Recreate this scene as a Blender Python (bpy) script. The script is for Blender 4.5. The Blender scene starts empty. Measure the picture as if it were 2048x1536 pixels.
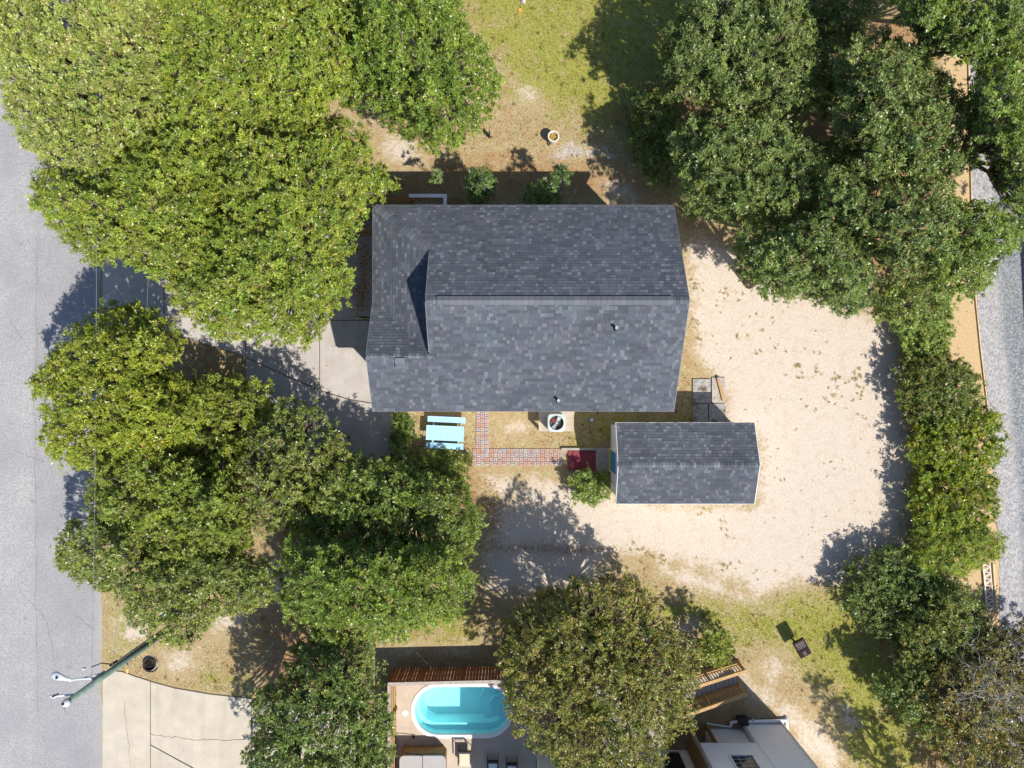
import bpy, math, random
import numpy as np
from mathutils import Vector

# ------------------------------------------------------------------ camera, sky, sun, exposure
S = bpy.context.scene
COL = S.collection
H, F, CX, CY = 34.6, 1420.0, 1024.0, 768.0      # flying height, focal length and centre in photo pixels
cam_d = bpy.data.cameras.new('camera'); cam = bpy.data.objects.new('camera', cam_d); COL.objects.link(cam)
cam.location = (0, 0, H); cam.rotation_euler = (0, 0, 0)
cam_d.sensor_width = 36.0; cam_d.lens = 36.0 * F / 2048.0
cam_d.clip_start = 0.1; cam_d.clip_end = 2000.0
S.camera = cam

SUNV = Vector((0.525, -0.55, 1.0)).normalized()   # towards the sun
ELEV = math.asin(SUNV.z); AZ = math.atan2(SUNV.x, SUNV.y)
w = bpy.data.worlds.new('World'); S.world = w; w.use_nodes = True
nt = w.node_tree; nt.nodes.clear()
sky = nt.nodes.new('ShaderNodeTexSky'); sky.sky_type = 'NISHITA'; sky.sun_disc = False
sky.ozone_density = 5.0; sky.sun_elevation = ELEV; sky.sun_rotation = AZ
bg = nt.nodes.new('ShaderNodeBackground'); bg.inputs['Strength'].default_value = 0.115
wo = nt.nodes.new('ShaderNodeOutputWorld')
nt.links.new(sky.outputs[0], bg.inputs[0]); nt.links.new(bg.outputs[0], wo.inputs[0])
sl = bpy.data.lights.new('sun', 'SUN'); sl.energy = 4.8; sl.angle = math.radians(0.53); sl.color = (1.0, 0.95, 0.87)
sun = bpy.data.objects.new('sun', sl); COL.objects.link(sun)
sun.rotation_euler = SUNV.to_track_quat('Z', 'Y').to_euler(); sun.location = (20, -20, 60)
S.view_settings.view_transform = 'Standard'; S.view_settings.look = 'None'
S.view_settings.exposure = 0.42; S.view_settings.gamma = 1.0
S.view_settings.use_curve_mapping = False

random.seed(7); RNG = np.random.default_rng(7)

# ------------------------------------------------------------------ helpers
def W(px, py, z=0.0):
    k = (H - z) / F
    return ((px - CX) * k, (CY - py) * k, z)
def W2(px, py, z=0.0):
    return W(px, py, z)[:2]

LOC = {}
class MB:
    """collects faces in world coordinates; build() links them as one mesh object"""
    def __init__(s): s.v = []; s.f = []; s.c = []; s.col = None
    def vert(s, p, c=None):
        s.v.append(tuple(p)); s.c.append(c if c is not None else (s.col or (1, 1, 1))); return len(s.v) - 1
    def face(s, pts, c=None):
        s.f.append([s.vert(p, c) for p in pts])
    def box(s, cx, cy, cz, sx, sy, sz, rot=0.0, c=None):
        ca, sa = math.cos(rot), math.sin(rot)
        P = []
        for dz in (-.5, .5):
            for dx, dy in ((-.5, -.5), (.5, -.5), (.5, .5), (-.5, .5)):
                x, y = dx * sx, dy * sy
                P.append((cx + x * ca - y * sa, cy + x * sa + y * ca, cz + dz * sz))
        b = [s.vert(p, c) for p in P]
        for q in ((3, 2, 1, 0), (4, 5, 6, 7), (0, 1, 5, 4), (1, 2, 6, 5), (2, 3, 7, 6), (3, 0, 4, 7)):
            s.f.append([b[i] for i in q])
        return s
    def beam(s, a, b, wd, ht, c=None):
        """a rectangular bar from a to b: wd across, ht upright"""
        a = Vector(a); b = Vector(b); d = (b - a).normalized()
        up = Vector((0, 0, 1)) if abs(d.z) < .95 else Vector((1, 0, 0))
        r = d.cross(up).normalized(); u = r.cross(d).normalized()
        P = []
        for e in (a, b):
            for sr, su in ((-1, -1), (1, -1), (1, 1), (-1, 1)):
                P.append(e + r * sr * wd / 2 + u * su * ht / 2)
        i = [s.vert(p, c) for p in P]
        for q in ((0, 1, 2, 3), (7, 6, 5, 4), (1, 0, 4, 5), (2, 1, 5, 6), (3, 2, 6, 7), (0, 3, 7, 4)):
            s.f.append([i[k] for k in q])
        return s
    def tube(s, pts, rad, n=8, c=None, cap=True):
        if not hasattr(rad, '__len__'): rad = [rad] * len(pts)
        pts = [Vector(p) for p in pts]; rings = []
        for i, p in enumerate(pts):
            d = (pts[min(i + 1, len(pts) - 1)] - pts[max(i - 1, 0)])
            d = d.normalized() if d.length > 1e-9 else Vector((0, 0, 1))
            r = d.cross(Vector((0, 0, 1)) if abs(d.z) < .9 else Vector((1, 0, 0))).normalized(); u = r.cross(d)
            rings.append([s.vert(p + (r * math.cos(2 * math.pi * k / n) + u * math.sin(2 * math.pi * k / n)) * rad[i], c) for k in range(n)])
        for a, b in zip(rings, rings[1:]):
            for k in range(n):
                s.f.append([a[k], a[(k + 1) % n], b[(k + 1) % n], b[k]])
        if cap:
            s.f.append(rings[0][::-1]); s.f.append(rings[-1])
        return s
    def lathe(s, cx, cy, prof, n=24, c=None, cap_bottom=True, cap_top=True):
        rings = [[s.vert((cx + r * math.cos(2 * math.pi * k / n), cy + r * math.sin(2 * math.pi * k / n), z), c) for k in range(n)] for r, z in prof]
        for a, b in zip(rings, rings[1:]):
            for k in range(n):
                s.f.append([a[k], a[(k + 1) % n], b[(k + 1) % n], b[k]])
        if cap_bottom: s.f.append(rings[0][::-1])
        if cap_top: s.f.append(rings[-1])
        return s
    def prism(s, poly, z0, z1, c=None):
        a = sum(poly[i][0] * poly[(i + 1) % len(poly)][1] - poly[(i + 1) % len(poly)][0] * poly[i][1] for i in range(len(poly)))
        if a < 0: poly = poly[::-1]
        n = len(poly)
        b = [s.vert((p[0], p[1], z0), c) for p in poly]; t = [s.vert((p[0], p[1], z1), c) for p in poly]
        s.f.append(t); s.f.append(b[::-1])
        for i in range(n): s.f.append([b[i], b[(i + 1) % n], t[(i + 1) % n], t[i]])
        return s
    def slab(s, tri, th, c=None):
        """polygon in 3-D (counter-clockwise from above) thickened downwards"""
        n = len(tri); t = [s.vert(p, c) for p in tri]; b = [s.vert((p[0], p[1], p[2] - th), c) for p in tri]
        s.f.append(t); s.f.append(b[::-1])
        for i in range(n): s.f.append([b[i], b[(i + 1) % n], t[(i + 1) % n], t[i]])
        return s
    def build(s, name, mat, parent=None, smooth=False, attr=False):
        o0 = LOC.get(parent.name, Vector((0, 0, 0))) if parent else Vector((0, 0, 0))
        me = bpy.data.meshes.new(name)
        me.from_pydata([(p[0] - o0.x, p[1] - o0.y, p[2] - o0.z) for p in s.v], [], s.f)
        if attr:
            a = me.color_attributes.new('col', 'FLOAT_COLOR', 'POINT')
            a.data.foreach_set('color', np.array([(c[0], c[1], c[2], 1.0) for c in s.c], dtype=np.float32).ravel())
        if smooth: me.polygons.foreach_set('use_smooth', [True] * len(me.polygons))
        me.materials.append(mat); me.update()
        o = bpy.data.objects.new(name, me); COL.objects.link(o)
        if parent: o.parent = parent
        LOC[o.name] = o0.copy()
        return o
def tag(o, label=None, cat=None, group=None, kind=None):
    if label: o['label'] = label
    if cat: o['category'] = cat
    if group: o['group'] = group
    if kind: o['kind'] = kind
    return o
def thing(name, label, cat, loc, group=None):
    o = bpy.data.objects.new(name, None); COL.objects.link(o); o.location = loc; o.empty_display_size = .2
    LOC[o.name] = Vector(loc)
    return tag(o, label, cat, group)

# polygons ----------------------------------------------------------
def sdpoly(X, Y, poly):
    """signed distance to polygon, positive inside (vectorised)"""
    X = np.asarray(X, float); Y = np.asarray(Y, float)
    d = np.full(X.shape, 1e18); ins = np.zeros(X.shape, bool); n = len(poly)
    for i in range(n):
        x0, y0 = poly[i]; x1, y1 = poly[(i + 1) % n]
        ex, ey = x1 - x0, y1 - y0; L = ex * ex + ey * ey + 1e-12
        t = np.clip(((X - x0) * ex + (Y - y0) * ey) / L, 0, 1)
        dx = X - x0 - t * ex; dy = Y - y0 - t * ey
        d = np.minimum(d, dx * dx + dy * dy)
        c = ((y0 > Y) != (y1 > Y)) & (X < (x1 - x0) * (Y - y0) / (y1 - y0 + 1e-30) + x0)
        ins ^= c
    d = np.sqrt(d)
    return np.where(ins, d, -d)
def clip_poly(sub, clip):
    """Sutherland-Hodgman, clip convex and counter-clockwise"""
    out = sub
    for i in range(len(clip)):
        a = clip[i]; b = clip[(i + 1) % len(clip)]; inp = out; out = []
        if not inp: return []
        def side(p): return (b[0] - a[0]) * (p[1] - a[1]) - (b[1] - a[1]) * (p[0] - a[0])
        for j in range(len(inp)):
            p = inp[j]; q = inp[(j + 1) % len(inp)]; sp, sq = side(p), side(q)
            if sp >= 0: out.append(p)
            if (sp >= 0) != (sq >= 0):
                t = sp / (sp - sq); out.append((p[0] + t * (q[0] - p[0]), p[1] + t * (q[1] - p[1])))
    return out
def pxpoly(pts, z=0.0): return [W2(x, y, z) for x, y in pts]

# ------------------------------------------------------------------ materials
def new_mat(name):
    m = bpy.data.materials.new(name); m.use_nodes = True
    n = m.node_tree.nodes; b = n['Principled BSDF']
    return m, m.node_tree, b
def N(t, kind, **kw):
    n = t.nodes.new(kind)
    for k, v in kw.items(): setattr(n, k, v)
    return n
def noise(t, scale, detail=4, rough=.6, vec=None, dist=0.0):
    n = N(t, 'ShaderNodeTexNoise'); n.inputs['Scale'].default_value = scale
    n.inputs['Detail'].default_value = detail; n.inputs['Roughness'].default_value = rough
    n.inputs['Distortion'].default_value = dist
    if vec is not None: t.links.new(vec, n.inputs['Vector'])
    return n.outputs['Fac']
def ramp(t, fac, stops, interp='LINEAR'):
    r = N(t, 'ShaderNodeValToRGB'); r.color_ramp.interpolation = interp
    e = r.color_ramp.elements
    while len(e) < len(stops): e.new(0.5)
    for i, (p, c) in enumerate(stops):
        e[i].position = p; e[i].color = (c[0], c[1], c[2], 1) if hasattr(c, '__len__') else (c, c, c, 1)
    t.links.new(fac, r.inputs[0]); return r.outputs[0]
def mixc(t, fac, a, b, mode='MIX'):
    m = N(t, 'ShaderNodeMix', data_type='RGBA', blend_type=mode)
    for sock, v in ((m.inputs[0], fac), (m.inputs[6], a), (m.inputs[7], b)):
        if hasattr(v, 'links') or isinstance(v, bpy.types.NodeSocket): t.links.new(v, sock)
        elif hasattr(v, '__len__'): sock.default_value = (v[0], v[1], v[2], 1)
        else: sock.default_value = v
    return m.outputs[2]
def math_(t, op, a, b=None, clamp=False):
    m = N(t, 'ShaderNodeMath', operation=op); m.use_clamp = clamp
    for i, v in enumerate((a, b)):
        if v is None: continue
        if isinstance(v, bpy.types.NodeSocket): t.links.new(v, m.inputs[i])
        else: m.inputs[i].default_value = v
    return m.outputs[0]
def bump(t, b, h, strength=.4, dist=.02):
    n = N(t, 'ShaderNodeBump'); n.inputs['Strength'].default_value = strength; n.inputs['Distance'].default_value = dist
    t.links.new(h, n.inputs['Height']); t.links.new(n.outputs[0], b.inputs['Normal'])
def wpos(t): return N(t, 'ShaderNodeNewGeometry').outputs['Position']
def attr_col(t, name='col'): return N(t, 'ShaderNodeAttribute', attribute_name=name).outputs['Color']

def mat_simple(name, col, rough=.6, var=.25, scale=6.0, metal=0.0, spec=.4, bumpd=.004, use_attr=False, stain=None):
    m, t, b = new_mat(name); p = wpos(t)
    base = attr_col(t) if use_attr else None
    n1 = noise(t, scale, 5, .65, p); n2 = noise(t, scale * 9, 3, .6, p)
    f = math_(t, 'ADD', math_(t, 'MULTIPLY', n1, .6), math_(t, 'MULTIPLY', n2, .4))
    lo = [c * (1 - var * 1.3) for c in col]; hi = [min(c * (1 + var * 1.1), 1) for c in col]
    c = ramp(t, f, [(.32, lo), (.5, col), (.68, hi)])
    if base is not None: c = mixc(t, 1.0, base, c, 'MULTIPLY')
    if stain:
        s = noise(t, stain[1], 4, .6, p); c = mixc(t, ramp(t, s, [(stain[2], 0), (stain[2] + .14, 1)]), c, stain[0])
    t.links.new(c, b.inputs['Base Color'])
    b.inputs['Roughness'].default_value = rough; b.inputs['Metallic'].default_value = metal
    b.inputs['Specular IOR Level'].default_value = spec
    if bumpd: bump(t, b, n2, .5, bumpd)
    return m

def mat_leaf(name, trans=.26, rough=.36, spec=.5):
    m, t, b = new_mat(name); c = attr_col(t)
    t.links.new(c, b.inputs['Base Color']); b.inputs['Roughness'].default_value = rough
    b.inputs['Specular IOR Level'].default_value = spec
    tr = N(t, 'ShaderNodeBsdfTranslucent'); t.links.new(mixc(t, 1.0, c, (1.25, 1.2, .6), 'MULTIPLY'), tr.inputs['Color'])
    mx = N(t, 'ShaderNodeMixShader'); mx.inputs[0].default_value = trans
    t.links.new(b.outputs[0], mx.inputs[1]); t.links.new(tr.outputs[0], mx.inputs[2])
    t.links.new(mx.outputs[0], t.nodes['Material Output'].inputs[0])
    return m

M = {}
M['leaf'] = mat_leaf('leaf')
M['grass'] = mat_leaf('grass_blade', .25, .6, .15)
M['litter'] = mat_simple('dead_leaf', (1, 1, 1), .8, .1, 20, spec=.15, use_attr=True, bumpd=0)
M['bark'] = mat_simple('bark', (.16, .125, .10), .9, .4, 9, spec=.2, bumpd=.02)
M['graybark'] = mat_simple('grey_bark', (.42, .39, .36), .9, .25, 9, spec=.2, bumpd=.01)
M['shingle'] = mat_simple('shingle', (1, 1, 1), .92, .18, 14, spec=.18, use_attr=True, bumpd=.004)
def mat_shingle():
    m, t, b = new_mat('shingle'); p = wpos(t); c = attr_col(t)
    n2 = noise(t, 60, 3, .7, p); big = noise(t, .55, 4, .6, p); hue = noise(t, 1.3, 4, .65, p)
    c = mixc(t, 1.0, c, ramp(t, n2, [(.3, .82), (.7, 1.18)]), 'MULTIPLY')
    c = mixc(t, 1.0, c, ramp(t, big, [(.35, .90), (.65, 1.08)]), 'MULTIPLY')
    c = mixc(t, 1.0, c, ramp(t, hue, [(.32, (.93, 1.02, 1.0)), (.5, (1, 1, 1)), (.68, (1.03, .985, 1.01))]), 'MULTIPLY')
    st = N(t, 'ShaderNodeMapping'); st.inputs['Scale'].default_value = (1, .22, 1); t.links.new(p, st.inputs[0])
    c = mixc(t, math_(t, 'MULTIPLY', ramp(t, noise(t, 2.4, 4, .6, st.outputs[0]), [(.54, 0), (.72, 1)]), .25), c, (.07, .078, .085))
    t.links.new(c, b.inputs['Base Color']); b.inputs['Roughness'].default_value = .95; b.inputs['Specular IOR Level'].default_value = .15
    bump(t, b, n2, .4, .004); return m
M['shingle'] = mat_shingle()
M['roofdeck'] = mat_simple('roof_underlay', (.06, .06, .065), .9, .2, 10, spec=.2)
M['fascia'] = mat_simple('fascia_trim', (.17, .175, .19), .6, .1, 6)
M['siding'] = mat_simple('pale_siding', (.55, .56, .55), .6, .08, 5)
M['white'] = mat_simple('white_paint', (.78, .78, .77), .5, .06, 5)
M['lampwhite'] = mat_simple('lamp_grey_white', (.52, .54, .56), .45, .1, 12)
M['whitewall'] = mat_simple('white_lap_wall', (.90, .90, .90), .55, .03, 3)
M['black'] = mat_simple('black_metal', (.016, .016, .018), .45, .3, 12, spec=.5)
M['rust'] = mat_simple('dark_rusty_ring', (.09, .065, .055), .85, .4, 10, spec=.2)
M['fanwell'] = mat_simple('fan_well', (.05, .075, .08), .6, .3, 8)
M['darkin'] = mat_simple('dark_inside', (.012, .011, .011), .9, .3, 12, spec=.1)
M['steel'] = mat_simple('galvanised', (.55, .57, .58), .4, .12, 10, metal=.7)
M['ventgray'] = mat_simple('vent_grey', (.11, .12, .14), .6, .15, 12)
M['glass'] = mat_simple('window_glass', (.02, .03, .04), .06, .1, 3, spec=.6, bumpd=0)
M['wood'] = mat_simple('brown_deck_wood', (.30, .17, .075), .75, .3, 9, spec=.25)
M['woodtan'] = mat_simple('tan_deck_wood', (.40, .25, .11), .75, .28, 9, spec=.25)
M['fencewood'] = mat_simple('red_brown_fence', (.27, .10, .045), .8, .3, 8, spec=.2)
M['weathered'] = mat_simple('weathered_wood', (.36, .32, .28), .85, .35, 8, spec=.2, bumpd=.008)
M['plywood'] = mat_simple('weathered_plywood', (.33, .31, .28), .88, .5, 5, spec=.15, stain=((.10, .085, .07), 2.2, .52))
M['teal'] = mat_simple('teal_door_paint', (.03, .25, .42), .5, .12, 5)
M['mat'] = mat_simple('red_rubber_mat', (.27, .055, .07), .8, .25, 14, spec=.2)
M['blue'] = mat_simple('light_blue_paint', (.33, .58, .72), .55, .16, 9, stain=((.08, .25, .38), 3.0, .66))
M['acgray'] = mat_simple('ac_grey_paint', (.42, .47, .455), .5, .1, 8)
M['copper'] = mat_simple('red_motor_parts', (.25, .04, .035), .6, .35, 14)
M['blade'] = mat_simple('fan_blade_metal', (.46, .45, .46), .45, .1, 9)
M['pole'] = mat_simple('green_treated_pole', (.15, .21, .17), .75, .3, 5, stain=((.30, .34, .27), 1.4, .56))
M['cable'] = mat_simple('cable', (.16, .19, .19), .6, .1, 5, bumpd=0)
M['cyanbox'] = mat_simple('pale_green_cabinet', (.40, .62, .55), .5, .1, 6)
M['lidgray'] = mat_simple('grey_plastic_lid', (.42, .45, .46), .7, .15, 12)
M['orange'] = mat_simple('orange_plastic', (.85, .30, .04), .5, .15, 10)
M['navy'] = mat_simple('navy_cloth', (.012, .016, .06), .8, .2, 10)
M['tubtop'] = mat_simple('grey_vinyl_cover', (.34, .32, .31), .6, .08, 6)
M['cushion'] = mat_simple('tan_cushion', (.58, .50, .36), .85, .08, 8)
M['palecushion'] = mat_simple('pale_blue_cushion', (.62, .68, .70), .85, .06, 8)
M['bingreen'] = mat_simple('green_bin_plastic', (.18, .29, .22), .5, .1, 8)
M['yellow'] = mat_simple('yellow_label', (.75, .55, .04), .5, .1, 8, bumpd=0)
M['grillred'] = mat_simple('dark_maroon_metal', (.030, .014, .016), .75, .3, 12, spec=.15)
M['grate'] = mat_simple('steel_grate', (.24, .20, .19), .6, .25, 12)
M['planter'] = mat_simple('pale_stone_planter', (.58, .55, .50), .8, .2, 10)
M['planter_in'] = mat_simple('rusty_planter_soil', (.34, .22, .05), .9, .5, 9)
M['lattice'] = mat_simple('pale_lattice', (.68, .60, .54), .6, .12, 8)
M['edging'] = mat_simple('pale_timber_edging', (.62, .50, .30), .8, .15, 8)
M['brick'] = mat_simple('brick', (1, 1, 1), .9, .28, 11, spec=.15, use_attr=True, bumpd=.006)
M['eastwall'] = mat_simple('grey_blue_siding', (.38, .42, .46), .6, .08, 4)

def mat_concrete(name, col, var=.12, sc=1.6, stain_c=None):
    m, t, b = new_mat(name); p = wpos(t)
    n1 = noise(t, sc, 6, .62, p); n2 = noise(t, 28, 4, .7, p); n3 = noise(t, .5, 4, .6, p)
    c = ramp(t, n1, [(.3, [x * (1 - var) for x in col]), (.55, col), (.75, [min(1, x * (1 + var * .7)) for x in col])])
    c = mixc(t, math_(t, 'MULTIPLY', ramp(t, n2, [(.35, 1), (.62, 0)]), .22), c, [x * .55 for x in col])
    if stain_c: c = mixc(t, math_(t, 'MULTIPLY', ramp(t, n3, [(.48, 0), (.68, 1)]), .6), c, stain_c)
    mp = N(t, 'ShaderNodeMapping'); mp.inputs['Scale'].default_value = (.9, .16, 1); mp.inputs['Rotation'].default_value = (0, 0, .08); t.links.new(p, mp.inputs[0])
    c = mixc(t, math_(t, 'MULTIPLY', ramp(t, noise(t, 2.6, 4, .6, mp.outputs[0]), [(.50, 0), (.66, 1)]), .22), c, [x * .62 for x in col])
    c = mixc(t, math_(t, 'MULTIPLY', ramp(t, noise(t, 4.2, 6, .75, p), [(.60, 0), (.68, 1)]), .30), c, [x * .55 for x in col])
    t.links.new(c, b.inputs['Base Color']); b.inputs['Roughness'].default_value = .9
    b.inputs['Specular IOR Level'].default_value = .2; bump(t, b, n2, .5, .006)
    return m
M['concrete'] = mat_concrete('drive_concrete', (.46, .42, .385), stain_c=(.34, .30, .26))
M['pathbed'] = mat_simple('sandy_path_bed', (.34, .27, .20), .95, .3, 9, spec=.1)
M['joint'] = mat_simple('dark_joint', (.14, .12, .10), .9, .3, 8, spec=.1)
M['concrete2'] = mat_concrete('cream_concrete', (.50, .445, .355), .13, 1.2, stain_c=(.42, .36, .28))
M['deckconc'] = mat_concrete('tan_pool_concrete', (.50, .42, .33), .14, 2.0, stain_c=(.40, .33, .25))
M['pad'] = mat_concrete('pale_pad', (.52, .46, .38), .2, 3.0, stain_c=(.36, .28, .2))

def mat_asphalt():
    m, t, b = new_mat('aged_asphalt'); p = wpos(t)
    big = noise(t, .35, 5, .6, p); fine = noise(t, 16, 4, .8, p); vor = N(t, 'ShaderNodeTexVoronoi'); vor.inputs['Scale'].default_value = 11
    t.links.new(p, vor.inputs['Vector'])
    c = ramp(t, fine, [(.30, (.185, .18, .178)), (.5, (.33, .322, .316)), (.7, (.50, .49, .478))])
    c = mixc(t, ramp(t, big, [(.40, .0), (.66, .55)]), c, (.23, .225, .24))
    c = mixc(t, math_(t, 'MULTIPLY', ramp(t, vor.outputs['Distance'], [(.02, 1), (.16, 0)]), .35), c, (.62, .61, .6))
    # a lengthwise paving seam: the lane next to the verge is a shade darker
    sx = N(t, 'ShaderNodeSeparateXYZ'); t.links.new(p, sx.inputs[0])
    wob = math_(t, 'ADD', sx.outputs[0], math_(t, 'MULTIPLY', math_(t, 'SUBTRACT', noise(t, 1.2, 3, .6, p), .5), .16))
    lane = ramp(t, math_(t, 'ADD', math_(t, 'MULTIPLY', wob, .5), 12.1), [(.40, 0), (.56, 1)])
    c = mixc(t, math_(t, 'MULTIPLY', lane, .28), c, (.21, .205, .22))
    dust = math_(t, 'ADD', math_(t, 'MULTIPLY', math_(t, 'ADD', sx.outputs[0], 20.75), 1.25), math_(t, 'MULTIPLY', math_(t, 'SUBTRACT', noise(t, .9, 6, .7, p), .5), 1.9))
    c = mixc(t, math_(t, 'MULTIPLY', ramp(t, dust, [(.25, 0), (1.0, 1)]), .55), c, (.36, .325, .28))
    tyre = N(t, 'ShaderNodeMapping'); tyre.inputs['Scale'].default_value = (1.5, .05, 1); t.links.new(p, tyre.inputs[0])
    c = mixc(t, math_(t, 'MULTIPLY', ramp(t, noise(t, 1.0, 4, .6, tyre.outputs[0]), [(.45, 0), (.65, 1)]), .22), c, (.24, .235, .25))
    c = mixc(t, math_(t, 'MULTIPLY', ramp(t, noise(t, 1.7, 3, .5, p), [(.66, 0), (.72, 1)]), .4), c, (.17, .165, .17))
    t.links.new(c, b.inputs['Base Color']); b.inputs['Roughness'].default_value = .9; b.inputs['Specular IOR Level'].default_value = .25
    bump(t, b, fine, .6, .01)
    return m
M['asphalt'] = mat_asphalt()

def mat_gravel():
    m, t, b = new_mat('blue_grey_gravel'); p = wpos(t)
    vor = N(t, 'ShaderNodeTexVoronoi'); vor.inputs['Scale'].default_value = 13; t.links.new(p, vor.inputs['Vector'])
    fine = noise(t, 22, 4, .8, p); big = noise(t, .6, 4, .6, p)
    sep = N(t, 'ShaderNodeSeparateColor'); t.links.new(vor.outputs['Color'], sep.inputs[0])
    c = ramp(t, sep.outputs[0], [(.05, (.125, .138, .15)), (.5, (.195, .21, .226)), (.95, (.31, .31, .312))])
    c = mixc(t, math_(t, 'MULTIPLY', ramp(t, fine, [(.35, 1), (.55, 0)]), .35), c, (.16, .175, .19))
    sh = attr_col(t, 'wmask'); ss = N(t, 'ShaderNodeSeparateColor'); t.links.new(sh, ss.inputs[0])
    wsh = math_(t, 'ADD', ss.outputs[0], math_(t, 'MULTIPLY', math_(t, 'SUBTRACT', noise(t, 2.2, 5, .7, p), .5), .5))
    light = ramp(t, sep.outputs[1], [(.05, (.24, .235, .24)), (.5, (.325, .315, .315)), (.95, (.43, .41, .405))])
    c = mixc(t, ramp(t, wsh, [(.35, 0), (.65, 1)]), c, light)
    c = mixc(t, math_(t, 'MULTIPLY', ramp(t, big, [(.5, 0), (.7, 1)]), .25), c, (.29, .27, .25))
    t.links.new(c, b.inputs['Base Color']); b.inputs['Roughness'].default_value = .95; b.inputs['Specular IOR Level'].default_value = .2
    bump(t, b, vor.outputs['Distance'], .5, .015)
    return m
M['gravel'] = mat_gravel()

def mat_ground():
    m, t, b = new_mat('yard_ground'); p = wpos(t)
    a1 = N(t, 'ShaderNodeSeparateColor'); t.links.new(attr_col(t, 'wmask'), a1.inputs[0])
    a2 = N(t, 'ShaderNodeSeparateColor'); t.links.new(attr_col(t, 'wmask2'), a2.inputs[0])
    edge = noise(t, 1.1, 8, .72, p, .3); edge2 = noise(t, 5.0, 6, .75, p)
    e = math_(t, 'ADD', math_(t, 'MULTIPLY', math_(t, 'SUBTRACT', edge, .5), 1.1), math_(t, 'MULTIPLY', math_(t, 'SUBTRACT', edge2, .5), .9))
    f1 = noise(t, 9, 6, .8, p); f2 = noise(t, 24, 4, .75, p); f3 = noise(t, 2.2, 5, .65, p)
    base = ramp(t, f1, [(.30, (.18, .145, .075)), (.44, (.31, .25, .125)), (.56, (.40, .325, .19)), (.70, (.49, .41, .29))])
    base = mixc(t, ramp(t, f3, [(.42, 0), (.62, .8)]), base, ramp(t, f2, [(.3, (.25, .155, .07)), (.7, (.42, .29, .155))]))
    lawn = ramp(t, f1, [(.30, (.17, .16, .035)), (.5, (.275, .26, .060)), (.68, (.40, .35, .13))])
    lawn = mixc(t, ramp(t, f3, [(.40, 0), (.64, .75)]), lawn, ramp(t, f2, [(.3, (.15, .20, .025)), (.7, (.27, .295, .055))]))
    lit = ramp(t, f2, [(.30, (.13, .075, .04)), (.48, (.30, .18, .085)), (.62, (.42, .28, .15)), (.74, (.55, .42, .28))])
    sand = ramp(t, f1, [(.28, (.40, .325, .255)), (.44, (.505, .425, .345)), (.64, (.57, .50, .42))])
    sand = mixc(t, math_(t, 'MULTIPLY', ramp(t, f3, [(.5, 0), (.7, 1)]), .6), sand, (.44, .345, .25))
    sand = mixc(t, math_(t, 'MULTIPLY', ramp(t, noise(t, 13, 5, .7, p), [(.57, 0), (.66, 1)]), .6), sand, (.27, .20, .13))
    clay = ramp(t, f1, [(.3, (.42, .29, .145)), (.6, (.53, .39, .225))])
    clay = mixc(t, math_(t, 'MULTIPLY', ramp(t, f2, [(.58, 0), (.68, 1)]), .5), clay, (.33, .2, .1))
    def wt(s, k=1.0, lo=.42, hi=.58):
        return ramp(t, math_(t, 'ADD', s, math_(t, 'MULTIPLY', e, k)), [(lo, 0), (hi, 1)])
    gray = ramp(t, f1, [(.3, (.30, .27, .25)), (.65, (.50, .46, .42))])
    c = mixc(t, wt(a1.outputs[1], 1.25, .34, .66), base, lawn)
    c = mixc(t, wt(a1.outputs[2], .9, .40, .62), c, lit)
    c = mixc(t, wt(a2.outputs[1], 1.0), c, gray)
    c = mixc(t, wt(a1.outputs[0], 1.0, .36, .62), c, sand)
    c = mixc(t, wt(a2.outputs[0], .5), c, clay)
    t.links.new(c, b.inputs['Base Color']); b.inputs['Roughness'].default_value = .95; b.inputs['Specular IOR Level'].default_value = .12
    bump(t, b, f1, .7, .035)
    return m
M['ground'] = mat_ground()

def mat_water():
    m, t, b = new_mat('pool_water'); t.nodes.remove(b); p = wpos(t)
    tr = N(t, 'ShaderNodeBsdfTransparent'); tr.inputs[0].default_value = (.56, .955, .98, 1)
    gl = N(t, 'ShaderNodeBsdfGlossy'); gl.inputs['Roughness'].default_value = .02
    bp = N(t, 'ShaderNodeBump'); bp.inputs['Strength'].default_value = .15; bp.inputs['Distance'].default_value = .02
    t.links.new(noise(t, 5, 3, .5, p), bp.inputs['Height']); t.links.new(bp.outputs[0], gl.inputs['Normal'])
    fr = N(t, 'ShaderNodeFresnel'); fr.inputs['IOR'].default_value = 1.33
    mx = N(t, 'ShaderNodeMixShader'); t.links.new(fr.outputs[0], mx.inputs[0])
    t.links.new(tr.outputs[0], mx.inputs[1]); t.links.new(gl.outputs[0], mx.inputs[2])
    t.links.new(mx.outputs[0], t.nodes['Material Output'].inputs[0])
    return m
M['water'] = mat_water()
M['shell'] = mat_simple('pool_shell', (.70, .86, .885), .4, .05, 3, bumpd=0)

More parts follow.
